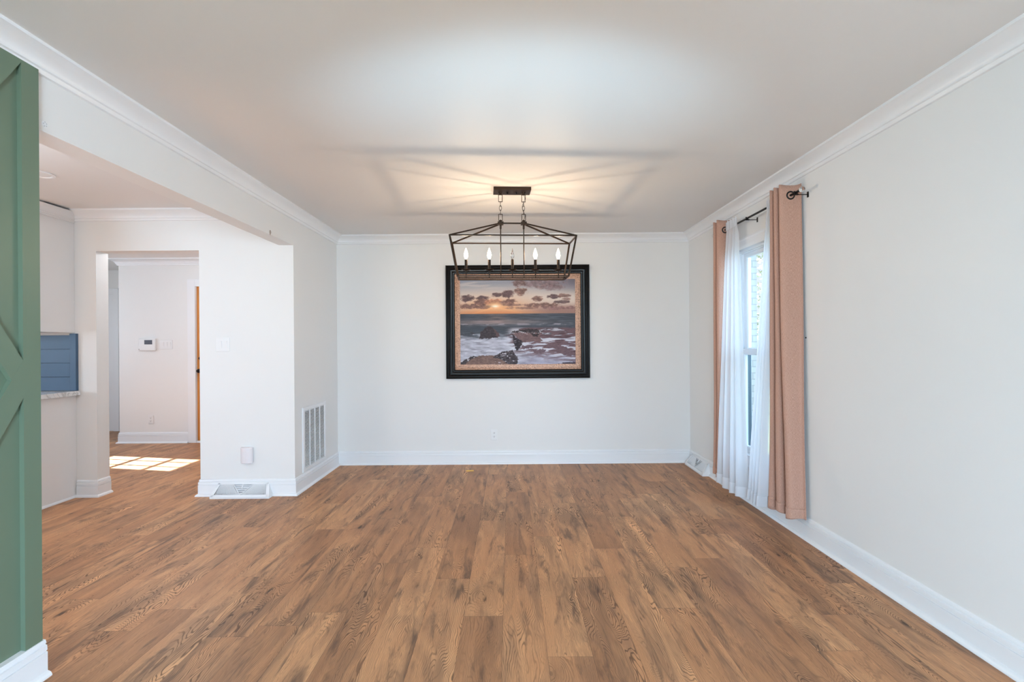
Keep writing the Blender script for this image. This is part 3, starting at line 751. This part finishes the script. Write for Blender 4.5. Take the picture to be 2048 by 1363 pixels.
    rock([(794,800),(840,850),(905,892),(850,986),(822,930)], C(22,18,24), C(86,72,80)); snow([(794,800),(905,892),(850,986)], 0.66, C(180,176,190), 0.8)
    rock([(1000,975),(1090,962),(1130,975),(1080,1006),(1010,996)], C(100,82,92), C(124,104,112)); rock([(1110,940),(1200,905),(1330,950),(1420,1010),(1420,1035),(1300,1020),(1210,990),(1230,960)], C(96,76,84), C(126,102,108))
    rock([(1260,880),(1330,890),(1370,930),(1300,925)], C(96,76,84), C(126,102,108)); rock([(890,930),(1000,920),(1000,950),(900,960)], C(90,74,84), C(120,98,106))
    rock([(297,1085),(420,1026),(640,1022),(700,988),(800,974),(862,1058),(842,1110),(297,1112)], C(92,72,68), C(146,120,112))
    rock([(610,1040),(700,986),(800,972),(862,1058),(842,1112),(760,1110),(700,1060)], C(24,22,28), C(112,98,104)); rock([(297,1085),(420,1024),(470,1030),(380,1070),(340,1112),(297,1112)], C(30,28,32), C(110,96,98))
    snow([(297,1080),(420,1026),(470,1030),(380,1070),(297,1112)], 0.6); snow([(620,1030),(800,974),(850,1050),(700,1060)], 0.63); snow([(560,1090),(850,1060),(842,1112),(560,1112)], 0.66)
    rock([(1230,1112),(1330,1090),(1420,1086),(1420,1112)], C(60,50,60), C(90,78,90))
    grain = np.random.RandomState(3).rand(ny, nx, 1)*8-4
    return np.clip(col+grain, 0, 255)/255.0
def picture():
    x0, x1, z0, z1 = -0.683, 0.853, 0.914, 2.126; y = YF
    root = empty('framed_picture', ((x0+x1)/2, y, z0))
    tag(root, 'large black framed seascape with sunset sky and rocks on the far wall', 'picture')
    off = Vector(root.location)
    def put(mb, nm, m, **k): mb.v = [tuple(Vector(p)-off) for p in mb.v]; return mb.build(nm, m, root, **k)
    pl = lambda u, v, out: (u, y-out, v)
    fr = [(0,0.0),(0,0.030),(0.004,0.036),(0.012,0.038),(0.018,0.034),(0.020,0.028),(0.024,0.028),(0.027,0.034),(0.036,0.037),(0.043,0.032),(0.045,0.025),
          (0.050,0.025),(0.054,0.030),(0.064,0.028),(0.072,0.020),(0.076,0.014),(0.084,0.012),(0.086,0.020),(0.092,0.024),(0.096,0.020),(0.096,0.006)]
    put(MB().rectframe(x0, x1, z0, z1, fr, pl), 'frame', M['frame'], smooth=True)
    ln = [(0.094,0.004),(0.094,0.020),(0.098,0.022),(0.140,0.017),(0.146,0.019),(0.151,0.017),(0.152,0.006)]
    put(MB().rectframe(x0, x1, z0, z1, ln, pl), 'liner', M['liner'], smooth=True)
    nx, ny = 460, 340; img = seascape(nx, ny)
    xs = np.linspace(x0+0.148, x1-0.148, nx)-off.x; zs = np.linspace(z1-0.148, z0+0.148, ny)-off.z
    gx, gz = np.meshgrid(xs, zs); co = np.stack([gx, np.full_like(gx, -0.011), gz], -1).reshape(-1, 3)
    idx = np.arange(nx*ny).reshape(ny, nx)
    q = np.stack([idx[1:,:-1], idx[1:,1:], idx[:-1,1:], idx[:-1,:-1]], -1).reshape(-1, 4)
    me = bpy.data.meshes.new('canvas'); me.from_pydata(co.tolist(), [], q.tolist())
    at = me.color_attributes.new('paint', 'FLOAT_COLOR', 'POINT')
    l = np.where(img <= 0.04045, img/12.92, ((img+0.055)/1.055)**2.4).reshape(-1, 3)
    at.data.foreach_set('color', np.concatenate([l, np.ones((l.shape[0],1))], 1).astype(np.float32).ravel())
    m, nt, b, N, L = nodes('printed_seascape')
    a = N('ShaderNodeAttribute'); a.attribute_name = 'paint'; L(a.outputs['Color'], b.inputs['Base Color'])
    b.inputs['Roughness'].default_value = 0.5; b.inputs['Specular IOR Level'].default_value = 0.25
    me.materials.append(m); o = bpy.data.objects.new('canvas', me); COL.objects.link(o); o.parent = root
picture()

# ------------------------------------------------------------------ curtains
ROD_X, ROD_Z = 1.850, 2.245
def cloth(fn, nu, nv):
    """grid of points fn(s,t) -> xyz, with UV s in metres"""
    vs = [fn(i/(nu-1), j/(nv-1)) for j in range(nv) for i in range(nu)]
    fs = [(j*nu+i, j*nu+i+1, (j+1)*nu+i+1, (j+1)*nu+i) for j in range(nv-1) for i in range(nu-1)]
    return vs, fs, nu
def cloth_obj(name, data, m, parent, off, thick, length):
    vs, fs, nu = data
    me = bpy.data.meshes.new(name); me.from_pydata([tuple(Vector(p)-off) for p in vs], [], fs)
    uv = me.uv_layers.new(name='UVMap')
    for lp in me.loops: uv.data[lp.index].uv = ((lp.vertex_index % nu)/(nu-1)*length, vs[lp.vertex_index][2])
    for p in me.polygons: p.use_smooth = True
    me.materials.append(m); o = bpy.data.objects.new(name, me); COL.objects.link(o); o.parent = parent
    if thick:
        s = o.modifiers.new('thickness', 'SOLIDIFY'); s.thickness = thick; s.offset = 0
    return o
def wave(ph):                                                        # flattened cosine, broad pleat faces
    c = math.cos(ph); return math.copysign(abs(c)**0.8, c)
def drape(name, y0, y1, npl, y0b, y1b, zt, zb, label, amp=0.062, wall_end=True):
    root = empty(name, (ROD_X, (y0+y1)/2, zt)); tag(root, label, 'curtain', 'rose beige grommet curtains at the window')
    off = Vector(root.location)
    def fn(s, t):
        ph = PI*npl*s; k = t**1.3
        a = amp*(1-0.34*k) * (1 + 0.10*math.sin(3.1*s+2*t))
        ya = y0+(y0b-y0)*k; yb_ = y1+(y1b-y1)*k
        x = ROD_X + a*wave(ph) + 0.006*math.sin(7*t+9*s)*k
        yy = ya + (yb_-ya)*s + 0.010*math.sin(2*ph)*(0.5+0.5*t)
        zz = zt + (zb-zt)*t + (0.005*math.cos(2*ph) if t == 0 else 0) + (0.012*math.sin(ph*0.7+1))*(1 if t == 1 else 0)
        return (x, yy, zz)
    cloth_obj('panel', cloth(fn, npl*24+1, 60), M['linen'], root, off, 0.003, npl*0.14)
    def hem(s, t):
        p = fn(s, 1-0.034*(1-t)); d = fn(min(1,s+0.004), 1-0.034*(1-t)); e = fn(max(0,s-0.004), 1-0.034*(1-t))
        n = Vector((d[1]-e[1], -(d[0]-e[0]), 0));
        n = n.normalized()*0.0035 if n.length > 1e-9 else Vector((0,0,0))
        return (p[0]-n.x, p[1]-n.y, p[2])
    cloth_obj('hem', cloth(hem, npl*24+1, 6), M['linen'], root, off, 0.002, npl*0.14)
    # grommets where each pleat face crosses the rod
    for k in range(npl):
        s = (k+0.5)/npl; t = (zt-ROD_Z)/(zt-zb)
        p = Vector(fn(s, t)); q1 = Vector(fn(s-0.01, t)); q2 = Vector(fn(s+0.01, t)); d = (q2-q1); d.z = 0; d.normalize()
        n = Vector((-d.y, d.x, 0)); c = Vector((ROD_X, p.y, ROD_Z)); pts = []
        for i in range(24):
            a = 2*PI*i/24; pts.append(c + d*math.cos(a)*0.024 + Vector((0,0,1))*math.sin(a)*0.024)
        m = MB().tube(pts, 0.0055, 8, True); m.v = [tuple(Vector(v)-off) for v in m.v]
        m.build('grommet', M['black'], root, smooth=True)
    return root
def sheer(name, y0, y1, y0b, y1b, zt, zb, label, npl, xb):
    root = empty(name, (ROD_X, (y0+y1)/2, zt)); tag(root, label, 'curtain', 'white sheer curtains at the window')
    off = Vector(root.location)
    def fn(s, t):
        ph = 2*PI*npl*s; k = t
        e = max(0.0, min(1.0, (t-0.02)/0.10))
        a = 0.010 + 0.022*k*(1+0.4*math.sin(5*s+1))
        ya = y0+(y0b-y0)*k; yb_ = y1+(y1b-y1)*k
        x0 = ROD_X - 0.010 + (xb-ROD_X)*e*k
        if t < 0.045: x0 = ROD_X - 0.013; a = 0.005
        return (x0 + a*math.cos(ph + 1.1*math.sin(2*s*PI) ), ya+(yb_-ya)*s + 0.003*math.sin(13*t+5*s)*k, zt+(zb-zt)*t + (0.008*math.sin(7*s+1) if t == 1 else 0))
    nu = npl*14+1
    cloth_obj('panel', cloth(fn, nu, 60), M['sheer'], root, off, 0, 0.6)
    def hem(s, t): p = fn(s, 1-0.038*(1-t)); return (p[0]-0.004, p[1], p[2])
    cloth_obj('hem', cloth(hem, nu, 6), M['hem'], root, off, 0, 0.6)
    def head(s, t):
        ph = 2*PI*npl*2*s; r = 0.013
        return (ROD_X - r - 0.003 + 0.004*math.cos(ph), y0+(y1-y0)*s, ROD_Z-0.02 + (zt+0.012-ROD_Z+0.02)*t + 0.006*math.sin(ph*0.5)*t)
    cloth_obj('gathered_heading', cloth(head, npl*28+1, 6), M['hem'], root, off, 0, 0.6)
    return root
drape('grommet_curtain', 3.155, 3.305, 5, 3.105, 3.40, 2.315, 0.125, 'rose beige linen curtain nearer the camera, right of the window')
drape('grommet_curtain', 4.110, 4.235, 3, 4.195, 4.33, 2.330, 0.10, 'narrow rose beige linen curtain at the far side, nearest the room corner', amp=0.058)
sheer('sheer_curtain', 3.325, 3.435, 3.42, 3.63, 2.285, 0.105, 'white sheer curtain beside the nearer rose beige curtain', 4, 1.80)
sheer('sheer_curtain', 3.900, 4.085, 3.69, 4.165, 2.285, 0.085, 'white sheer curtain spread wide beside the far rose beige curtain', 4, 1.79)
def rod():
    root = empty('curtain_rod', (ROD_X, 3.66, ROD_Z)); tag(root, 'thin black curtain rod on wall brackets with clear ball finials', 'curtain rod')
    off = Vector(root.location)
    def put(mb, nm, m, **k): mb.v = [tuple(Vector(p)-off) for p in mb.v]; return mb.build(nm, m, root, **k)
    put(MB().tube([(ROD_X,3.075,ROD_Z),(ROD_X,4.33,ROD_Z)], 0.0078, 12), 'pole', M['black'], smooth=True)
    for y in (3.105, 3.74, 4.285):
        m = MB(); m.box(XR-0.004, XR, y+0.002-0.007, y+0.002+0.007, ROD_Z-0.032, ROD_Z+0.004); m.bar((XR-0.002,y+0.002,ROD_Z-0.014),(ROD_X+0.004,y+0.002,ROD_Z-0.014),0.005,0.004)
        m.box(ROD_X-0.012, ROD_X+0.012, y-0.004, y+0.008, ROD_Z-0.017, ROD_Z-0.009); m.box(ROD_X-0.014, ROD_X-0.0095, y-0.004, y+0.008, ROD_Z-0.017, ROD_Z+0.008)
        put(m, 'bracket', M['black'])
    for y, s in ((3.075,-1),(4.33,1)):
        put(MB().lathe([(0.0,0.0),(0.010,0.002*s),(0.0075,0.010*s),(0.0,0.012*s)], (ROD_X,y,ROD_Z), 12, 'y'), 'finial_collar', M['black'], smooth=True)
        pr = [(0.018*math.sin(PI*i/10), s*(0.030-0.018*math.cos(PI*i/10))) for i in range(11)]
        put(MB().lathe(pr, (ROD_X,y,ROD_Z), 16, 'y'), 'finial', M['clear'], smooth=True)['label'] = 'clear ball finial'
rod()

# ------------------------------------------------------------------ vents
def return_grille():
    y0, y1, z0, z1 = 4.290, 4.825, 0.150, 0.730; x = XL
    root = empty('return_grille', (x, (y0+y1)/2, z0)); tag(root, 'tall white louvred return air grille on the wing wall', 'vent')
    off = Vector(root.location)
    def put(mb, nm, m, **k): mb.v = [tuple(Vector(p)-off) for p in mb.v]; return mb.build(nm, m, root, **k)
    pl = lambda u, v, out: (x+out, u, v)
    put(MB().rectframe(y0, y1, z0, z1, [(0,0),(0,0.006),(0.006,0.012),(0.034,0.012),(0.037,0.006),(0.037,0.0)], pl), 'frame', M['louvre'])
    put(MB().box(x+0.0005, x+0.001, y0+0.03, y1-0.03, z0+0.03, z1-0.03), 'backing', M['dark'])
    a, c = y0+0.037, y1-0.037
    m = MB()
    n = 40
    for i in range(n):
        zz = z0+0.043 + (z1-z0-0.086)*i/(n-1)
        m.add([(x+0.010,a,zz-0.0028),(x+0.010,c,zz-0.0028),(x+0.0035,c,zz+0.0022),(x+0.0035,a,zz+0.0022),(x+0.0105,a,zz-0.0018),(x+0.0105,c,zz-0.0018),(x+0.004,c,zz+0.0032),(x+0.004,a,zz+0.0032)],
              [(0,1,2,3),(7,6,5,4),(0,4,5,1),(1,5,6,2),(2,6,7,3),(3,7,4,0)])
    put(m, 'louvres', M['louvre'])
    for i in (1, 2, 3):
        yy = a+(c-a)*i/4; put(MB().box(x+0.001, x+0.0115, yy-0.004, yy+0.004, z0+0.034, z1-0.034), 'mullion', M['louvre'])
return_grille()
def register(name, to_world, length, label):
    """wedge shaped baseboard register; local u along the wall, o out from the wall, z up"""
    root = empty(name, to_world(0, 0, 0)); tag(root, label, 'vent', 'white baseboard registers')
    off = Vector(root.location); hl = length/2
    def put(mb, nm, m, **k): mb.v = [tuple(to_world(*p)-off) for p in mb.v]; return mb.build(nm, m, root, **k)
    zt, ot, ob, zb = 0.112, 0.016, 0.088, 0.016                       # top, out at top / bottom of the slope
    # body: wedge with sloping ends, back plate
    m = MB(); e = 0.035
    hb = hl-0.006
    m.add([(-hb,0.0,0.001),(hb,0.0,0.001),(hb,ob-0.002,0.001),(-hb,ob-0.002,0.001),(-hb,ob-0.002,zb),(hb,ob-0.002,zb),(hb-e,ot-0.002,zt-0.002),(-hb+e,ot-0.002,zt-0.002),(hb-e,0,zt-0.002),(-hb+e,0,zt-0.002)],
          [(0,1,2,3),(3,2,5,4),(0,3,4,7,9),(1,8,6,5,2),(9,7,6,8),(0,9,8,1)])
    put(m, 'body', M['dark'])
    def on(u, s, lift=0.0):                                          # point on sloping face, s 0 bottom..1 top
        hw = hl + (-e)*s; n = Vector((0, zt-zb, ob-ot)).normalized()
        p = Vector((u, ob+(ot-ob)*s, zb+(zt-zb)*s)) + Vector((0, n.y, n.z))*lift
        return p
    def strip(mb, p, q, w, lift=0.0008, t=0.002):
        """flat bar on the sloping face between (u,s) points, w across"""
        a, b_ = Vector(on(*p)), Vector(on(*q)); d = (b_-a).normalized(); n = Vector((0, zt-zb, ob-ot)).normalized(); s = d.cross(n)*(w/2)
        vs = [a+s+n*lift, a-s+n*lift, b_-s+n*lift, b_+s+n*lift]; vs += [v+n*t for v in vs]
        mb.add(vs, [(0,1,2,3),(7,6,5,4),(0,4,5,1),(1,5,6,2),(2,6,7,3),(3,7,4,0)])
    fr = MB(); inb, int_ = hl-0.028, hl-e-0.022
    strip(fr, (-hl+0.004,0.04), (hl-0.004,0.04), 0.020, t=0.004); strip(fr, (-hl+e,0.94), (hl-e,0.94), 0.014, t=0.004)
    for s in (-1, 1):
        strip(fr, (s*(hl-0.012),0.0), (s*(hl-e-0.010),1.0), 0.026, t=0.004)
        fr.add([(s*hl,0.0,0),(s*hl,ob+0.001,0),(s*hl,ob+0.001,zb),(s*(hl-e),ot+0.001,zt),(s*(hl-e),0.0,zt), (s*(hl-0.002),0.0,0),(s*(hl-0.002),ob,0),(s*(hl-0.002),ob,zb),(s*(hl-e-0.002),ot,zt),(s*(hl-e-0.002),0.0,zt)],
               [(0,1,2,3,4),(9,8,7,6,5),(0,5,6,1),(1,6,7,2),(2,7,8,3),(3,8,9,4),(4,9,5,0)])
    fr.box(-hl, hl, ob, ob+0.003, 0, zb+0.002); fr.box(-hl+e, hl-e, 0, ot+0.001, zt-0.001, zt+0.003)
    put(fr, 'frame', M['louvre'])
    vv = MB(); uw = 0.085
    strip(vv, (-uw,0.92), (0,0.10), 0.005, t=0.004); strip(vv, (uw,0.92), (0,0.10), 0.005, t=0.004); put(vv, 'divider', M['louvre'])
    lv = MB()
    for s in (-1, 1):
        k = 17
        for i in range(k):
            f = (i+0.5)/k
            ub = s*(0.006 + f*(inb-0.010)); ut = s*(uw + 0.002 + f*(int_-uw-0.004)); um = (ub*0.5+ut*0.5) + s*0.010*(1-f)
            strip(lv, (ub,0.10), (um,0.52), 0.0042); strip(lv, (um,0.52), (ut,0.90), 0.0042)
    for i in range(5):
        s_ = 0.25+0.14*i; w = uw*(s_-0.10)/0.82-0.004
        strip(lv, (-w,s_), (w,s_), 0.005, lift=-0.002)
    put(lv, 'louvres', M['louvre'])
    dm = MB(); strip(dm, (0,0.58), (0,0.88), 0.007, lift=0.001, t=0.006); put(dm, 'damper_lever', M['louvre'])
    return root
register('floor_register', lambda u, o, z: Vector((-2.285+u, YW-0.0005-o, z)), 0.50, 'white baseboard register below the plug-in on the wing wall')
register('floor_register', lambda u, o, z: Vector((XR-0.0005-o, 4.86+u, z)), 0.47, 'white baseboard register in the far corner beside the curtain')

# ------------------------------------------------------------------ wall plates and devices
def outlet(name, x, y, z, label, group=None):
    root = empty(name, (x, y, z)); tag(root, label, 'outlet', group)
    MB().box(-0.036, 0.036, -0.006, 0, -0.058, 0.058).build('cover_plate', M['plastic'], root, bevel=0.003)
    for s in (-1, 1):
        r = MB().box(-0.017, 0.017, -0.0085, -0.005, s*0.0195-0.014, s*0.0195+0.014).build('receptacle', M['plastic'], root, bevel=0.002)
        m = MB()
        for sx in (-0.0065, 0.0065): m.box(sx-0.0012, sx+0.0012, -0.0090, -0.0084, s*0.0195-0.002, s*0.0195+0.008)
        m.box(-0.0025, 0.0025, -0.0090, -0.0084, s*0.0195-0.010, s*0.0195-0.005)
        m.build('slots', M['slot'], r)
    MB().lathe([(0.0,-0.0075),(0.003,-0.007),(0.0035,-0.0055)], (0,0,0), 10, 'y').build('screw', M['louvre'], root, smooth=True)
    return root
outlet('wall_outlet', -0.177, YF, 0.312, 'white duplex outlet on the far wall below the picture')
outlet('wall_outlet', -4.79, YH, 0.312, 'white duplex outlet low on the hall wall')
def switch(name, x, y, z, n, label):
    w = 0.046*n/2 + 0.014
    root = empty(name, (x, y, z)); tag(root, label, 'light switch')
    MB().box(-w, w, -0.006, 0, -0.060, 0.060).build('cover_plate', M['plastic'], root, bevel=0.003)
    for i in range(n):
        cx = (i-(n-1)/2)*0.046
        MB().rectframe(cx-0.0175, cx+0.0175, -0.034, 0.034, [(0,-0.006),(0,-0.0075),(0.002,-0.0075),(0.002,-0.006)], lambda u, v, o: (u, o, v)).build('bezel', M['louvre'], root)
        MB().add([(cx-0.0155,-0.006,-0.032),(cx+0.0155,-0.006,-0.032),(cx+0.0155,-0.006,0.032),(cx-0.0155,-0.006,0.032),(cx-0.0155,-0.0075,-0.032),(cx+0.0155,-0.0075,-0.032),(cx+0.0155,-0.012,0.032),(cx-0.0155,-0.012,0.032)],
                 [(3,2,1,0),(4,5,6,7),(0,1,5,4),(1,2,6,5),(2,3,7,6),(3,0,4,7)]).build('rocker', M['plastic'], root)
        for s in (-1, 1): MB().lathe([(0.0,-0.0072),(0.0028,-0.0068),(0.003,-0.0058)], (cx,0,s*0.048), 8, 'y').build('screw', M['louvre'], root)
switch('light_switch', -2.466, YW, 1.296, 2, 'white double rocker switch on the wing wall')
switch('light_switch', -4.578, YH, 1.308, 3, 'white triple rocker switch on the hall wall beside the keypad')
def keypad():
    root = empty('alarm_keypad', (-4.823, YH, 1.308)); tag(root, 'white alarm keypad with grey screen on the hall wall', 'keypad')
    MB().box(-0.112, 0.112, -0.026, 0, -0.080, 0.080).build('housing', M['plastic'], root, bevel=0.008)
    MB().box(-0.030, 0.074, -0.0275, -0.024, 0.004, 0.062).build('screen', M['screen'], root)
    m = MB()
    for i in range(5): m.box(-0.096, -0.050, -0.0272, -0.0255, 0.012+i*0.009, 0.016+i*0.009)
    m.build('speaker_slots', M['louvre'], root)
    m = MB().box(-0.108, 0.108, -0.0285, -0.024, -0.072, -0.006); m.build('keypad_flap', M['plastic'], root, bevel=0.002)
    MB().box(-0.104, -0.094, -0.0292, -0.0284, -0.064, -0.056).build('indicator', M['slot'], root)
keypad()
def plug_in():
    root = empty('plug_in_freshener', (-2.258, YW, 0.350)); tag(root, 'white curved plug-in air freshener over a wall outlet', 'air freshener')
    MB().box(-0.036, 0.036, -0.006, 0, -0.085, 0.030).build('outlet_plate', M['plastic'], root, bevel=0.002)
    n = 14; pts = []
    for i in range(n+1):
        a = PI*i/n; pts.append((-0.050*math.cos(a)*1.0, -0.012-0.040*math.sin(a)**0.8))
    poly = [(-0.050,-0.004)] + pts + [(0.050,-0.004)]
    MB().prism(poly, 'z', -0.068, 0.068).build('cover', M['ivory'], root, smooth=True, bevel=0.006)
plug_in()
def ceiling_light():
    root = empty('recessed_downlight', (-3.16, 3.24, H)); tag(root, 'small white recessed downlight in the kitchen ceiling', 'downlight')
    MB().lathe([(0.088,0.0),(0.088,-0.004),(0.080,-0.007),(0.070,-0.005),(0.066,0.0)], (0,0,0), 32).build('trim_ring', M['trim'], root, smooth=True)
    MB().lathe([(0.066,-0.002),(0.0,-0.003)], (0,0,0), 32).build('lens', M['plastic'], root)
ceiling_light()
# marks on the header: filled anchor patch and small plastic anchor; screws on the right wall
def anchor_patch(name, y, z, r, label):
    root = empty(name, (XL, y, z)); tag(root, label, 'wall anchor')
    m = MB().lathe([(0.0,0.002),(r*0.6,0.002),(r,0.0003)], (0,0,0), 14, 'x'); m.build('filler', M['louvre'], root, smooth=True)
    k = MB()
    for i in range(5):
        a = i*1.3+0.4; k.lathe([(0.0,0.0032),(r*0.16,0.003),(r*0.2,0.001)], (0, math.cos(a)*r*0.5, math.sin(a)*r*0.65), 8, 'x')
    k.build('holes', mat('anchor_grey', lin(196,196,196), 0.7), root)
anchor_patch('wall_anchor', 1.93, 2.176, 0.013, 'patched anchor hole on the header beside the green panelling')
def anchor_ring():
    root = empty('wall_anchor', (XL, 3.742, 2.165)); tag(root, 'small plastic anchor on the header above the end of the kitchen opening', 'wall anchor')
    pts = [(0.002, 0.009*math.cos(2*PI*i/16), 0.012*math.sin(2*PI*i/16)) for i in range(16)]
    MB().tube(pts, 0.0022, 6, True).build('collar', mat('anchor_brown', lin(150,132,118), 0.6), root, smooth=True)
    MB().box(0.0005, 0.003, -0.004, 0.004, -0.024, -0.010).build('tail', mat('anchor_tail', lin(165,150,138), 0.6), root)
anchor_ring()
m = MB().lathe([(0.0,-0.004),(0.004,-0.0035),(0.005,0.0)], (XR,3.14,1.31), 10, 'x'); tag(m.build('wall_screw', M['black'], smooth=True), 'lone dark screw head in the right wall beside the near curtain', 'screw')
m = MB().box(-0.038, 0.038, -0.009, 0.009, 0, 0.009); o = m.build('wood_scrap', M['yellow'], bevel=0.001); o.location = (-0.415, 4.885, 0.0); o.rotation_euler = (0,0,math.radians(6))
tag(o, 'small yellow scrap of wood on the floor near the far wall', 'scrap')

# ------------------------------------------------------------------ kitchen
def kitchen():
    cx1 = -3.730
    root = empty('base_cabinet', (-4.4, 3.84, 0)); tag(root, 'white base cabinet end panel under the counter', 'cabinet'); off = Vector(root.location)
    def put(mb, nm, m, par=root, **k): o2 = Vector(par.location) if par.parent is None else off; mb.v = [tuple(Vector(p)-o2) for p in mb.v]; return mb.build(nm, m, par, **k)
    put(MB().box(-5.1, cx1-0.012, 3.56, YW-0.001, 0.10, 0.872), 'body', M['cabinet'])
    put(MB().box(cx1-0.012, cx1, 3.54, YW-0.001, 0.0, 0.872), 'end_panel', M['cabinet'])
    put(MB().box(-5.1, cx1-0.012, 3.62, YW-0.001, 0.0, 0.10), 'toe_kick', M['cabinet'])
    put(MB().sweep([(cx1, 3.54), (cx1, YW-0.002)], [(0,0),(0.014,0),(0.014,0.004),(0.009,0.013),(0,0.018)]), 'shoe_moulding', M['trim'])
    for i in range(2):
        xa = cx1-0.03-0.66*i
        d = put(MB().box(xa-0.62, xa, 3.54, 3.56, 0.13, 0.85), 'door', M['cabinet'], bevel=0.003)
    ct = MB().box(-5.1, -3.690, 3.50, YW-0.001, 0.872, 0.910).build('countertop', M['marble'], bevel=0.004)
    tag(ct, 'white veined countertop below the blue backsplash', 'countertop')
    bs = empty('backsplash', (-4.4, YW, 0.911)); tag(bs, 'blue shiplap backsplash between counter and upper cabinet', 'backsplash')
    o3 = Vector(bs.location)
    m = MB(); m.box(-5.1, -3.742, YW-0.004, YW-0.001, 0.911, 1.386)
    for k in range(4):
        za = 0.912 + 0.1185*k; m.box(-5.1, -3.760, YW-0.019, YW-0.004, za+0.0025, za+0.116)
    m.v = [tuple(Vector(p)-o3) for p in m.v]; m.build('shiplap_boards', M['blue'], bs)
    m = MB().box(-3.762, -3.7075, YW-0.026, YW-0.001, 0.911, 1.400); m.v = [tuple(Vector(p)-o3) for p in m.v]; m.build('edge_trim', M['blue'], bs, bevel=0.002)
    uc = empty('upper_cabinet', (-4.2, 4.0, 1.408)); tag(uc, 'white upper cabinet with crown above the blue backsplash', 'cabinet'); o4 = Vector(uc.location)
    def pu(mb, nm, m, **k): mb.v = [tuple(Vector(p)-o4) for p in mb.v]; return mb.build(nm, m, uc, **k)
    pu(MB().box(-4.7, -3.737, 3.853, YW-0.001, 1.408, 2.36), 'body', M['cabinet'])
    pu(MB().box(-4.7, -3.735, 3.832, 3.853, 1.408, 2.36), 'face_frame', M['cabinet'], bevel=0.001)
    for i in range(2):
        xa = -3.768-0.46*i
        m = MB(); m.box(xa-0.44, xa, 3.812, 3.831, 1.42, 2.345)
        m.rectframe(xa-0.44, xa, 1.42, 2.345, [(0,0),(0,0.006),(0.056,0.006),(0.060,0)], lambda u, v, o: (u, 3.812-o, v))
        pu(m, 'door', M['cabinet'], bevel=0.001)
    pu(MB().sweep([(-4.7, 3.832), (-3.735, 3.832), (-3.735, YW-0.001)], [(0,0),(0.004,0),(0.006,0.012),(0.012,0.016),(0.014,0.024),(0.02,0.028),(0.026,0.05),(0.040,0.072),(0.046,0.078),(0.046,0.086),(0,0.086)], None, 2.348), 'crown', M['cabinet'], smooth=True)
kitchen()

# ------------------------------------------------------------------ outside the dining window
struct('trim_6', MB().box(2.06, 2.69, 5.25, 6.4, -0.4, 3.2), M['brick'], 'whitewashed brick projection outside the window')
g = MB().box(-16, 16, -14, 24, -0.42, -0.40).build('lawn', M['grass']); g['kind'] = 'structure'; g['label'] = 'ground outside'
def tree():
    root = empty('garden_tree', (5.3, 9.2, -0.4)); tag(root, 'leafy green tree outside the window', 'tree')
    rnd = random.Random(5)
    MB().tube([(0,0,0),(0.05,0,1.2),(0.0,0.1,2.4),(0.1,0.0,3.6)], [0.16,0.13,0.10,0.05], 10).build('trunk', M['bark'], root, smooth=True)
    m = MB()
    for i in range(4200):
        while True:
            p = Vector((rnd.uniform(-1,1), rnd.uniform(-1,1), rnd.uniform(-1,1)))
            if p.length < 1: break
        c = Vector((p.x*1.7, p.y*1.5, 2.2+p.z*2.0)); d = Vector((rnd.gauss(0,1),rnd.gauss(0,1),rnd.gauss(0,1))).normalized(); e = d.orthogonal().normalized(); s = rnd.uniform(0.03,0.06)
        m.add([c-d*s, c+e*s*0.5, c+d*s, c-e*s*0.5], [(0,1,2,3)])
    o = m.build('foliage', M['leaf'], root); o['kind'] = 'stuff'
tree()
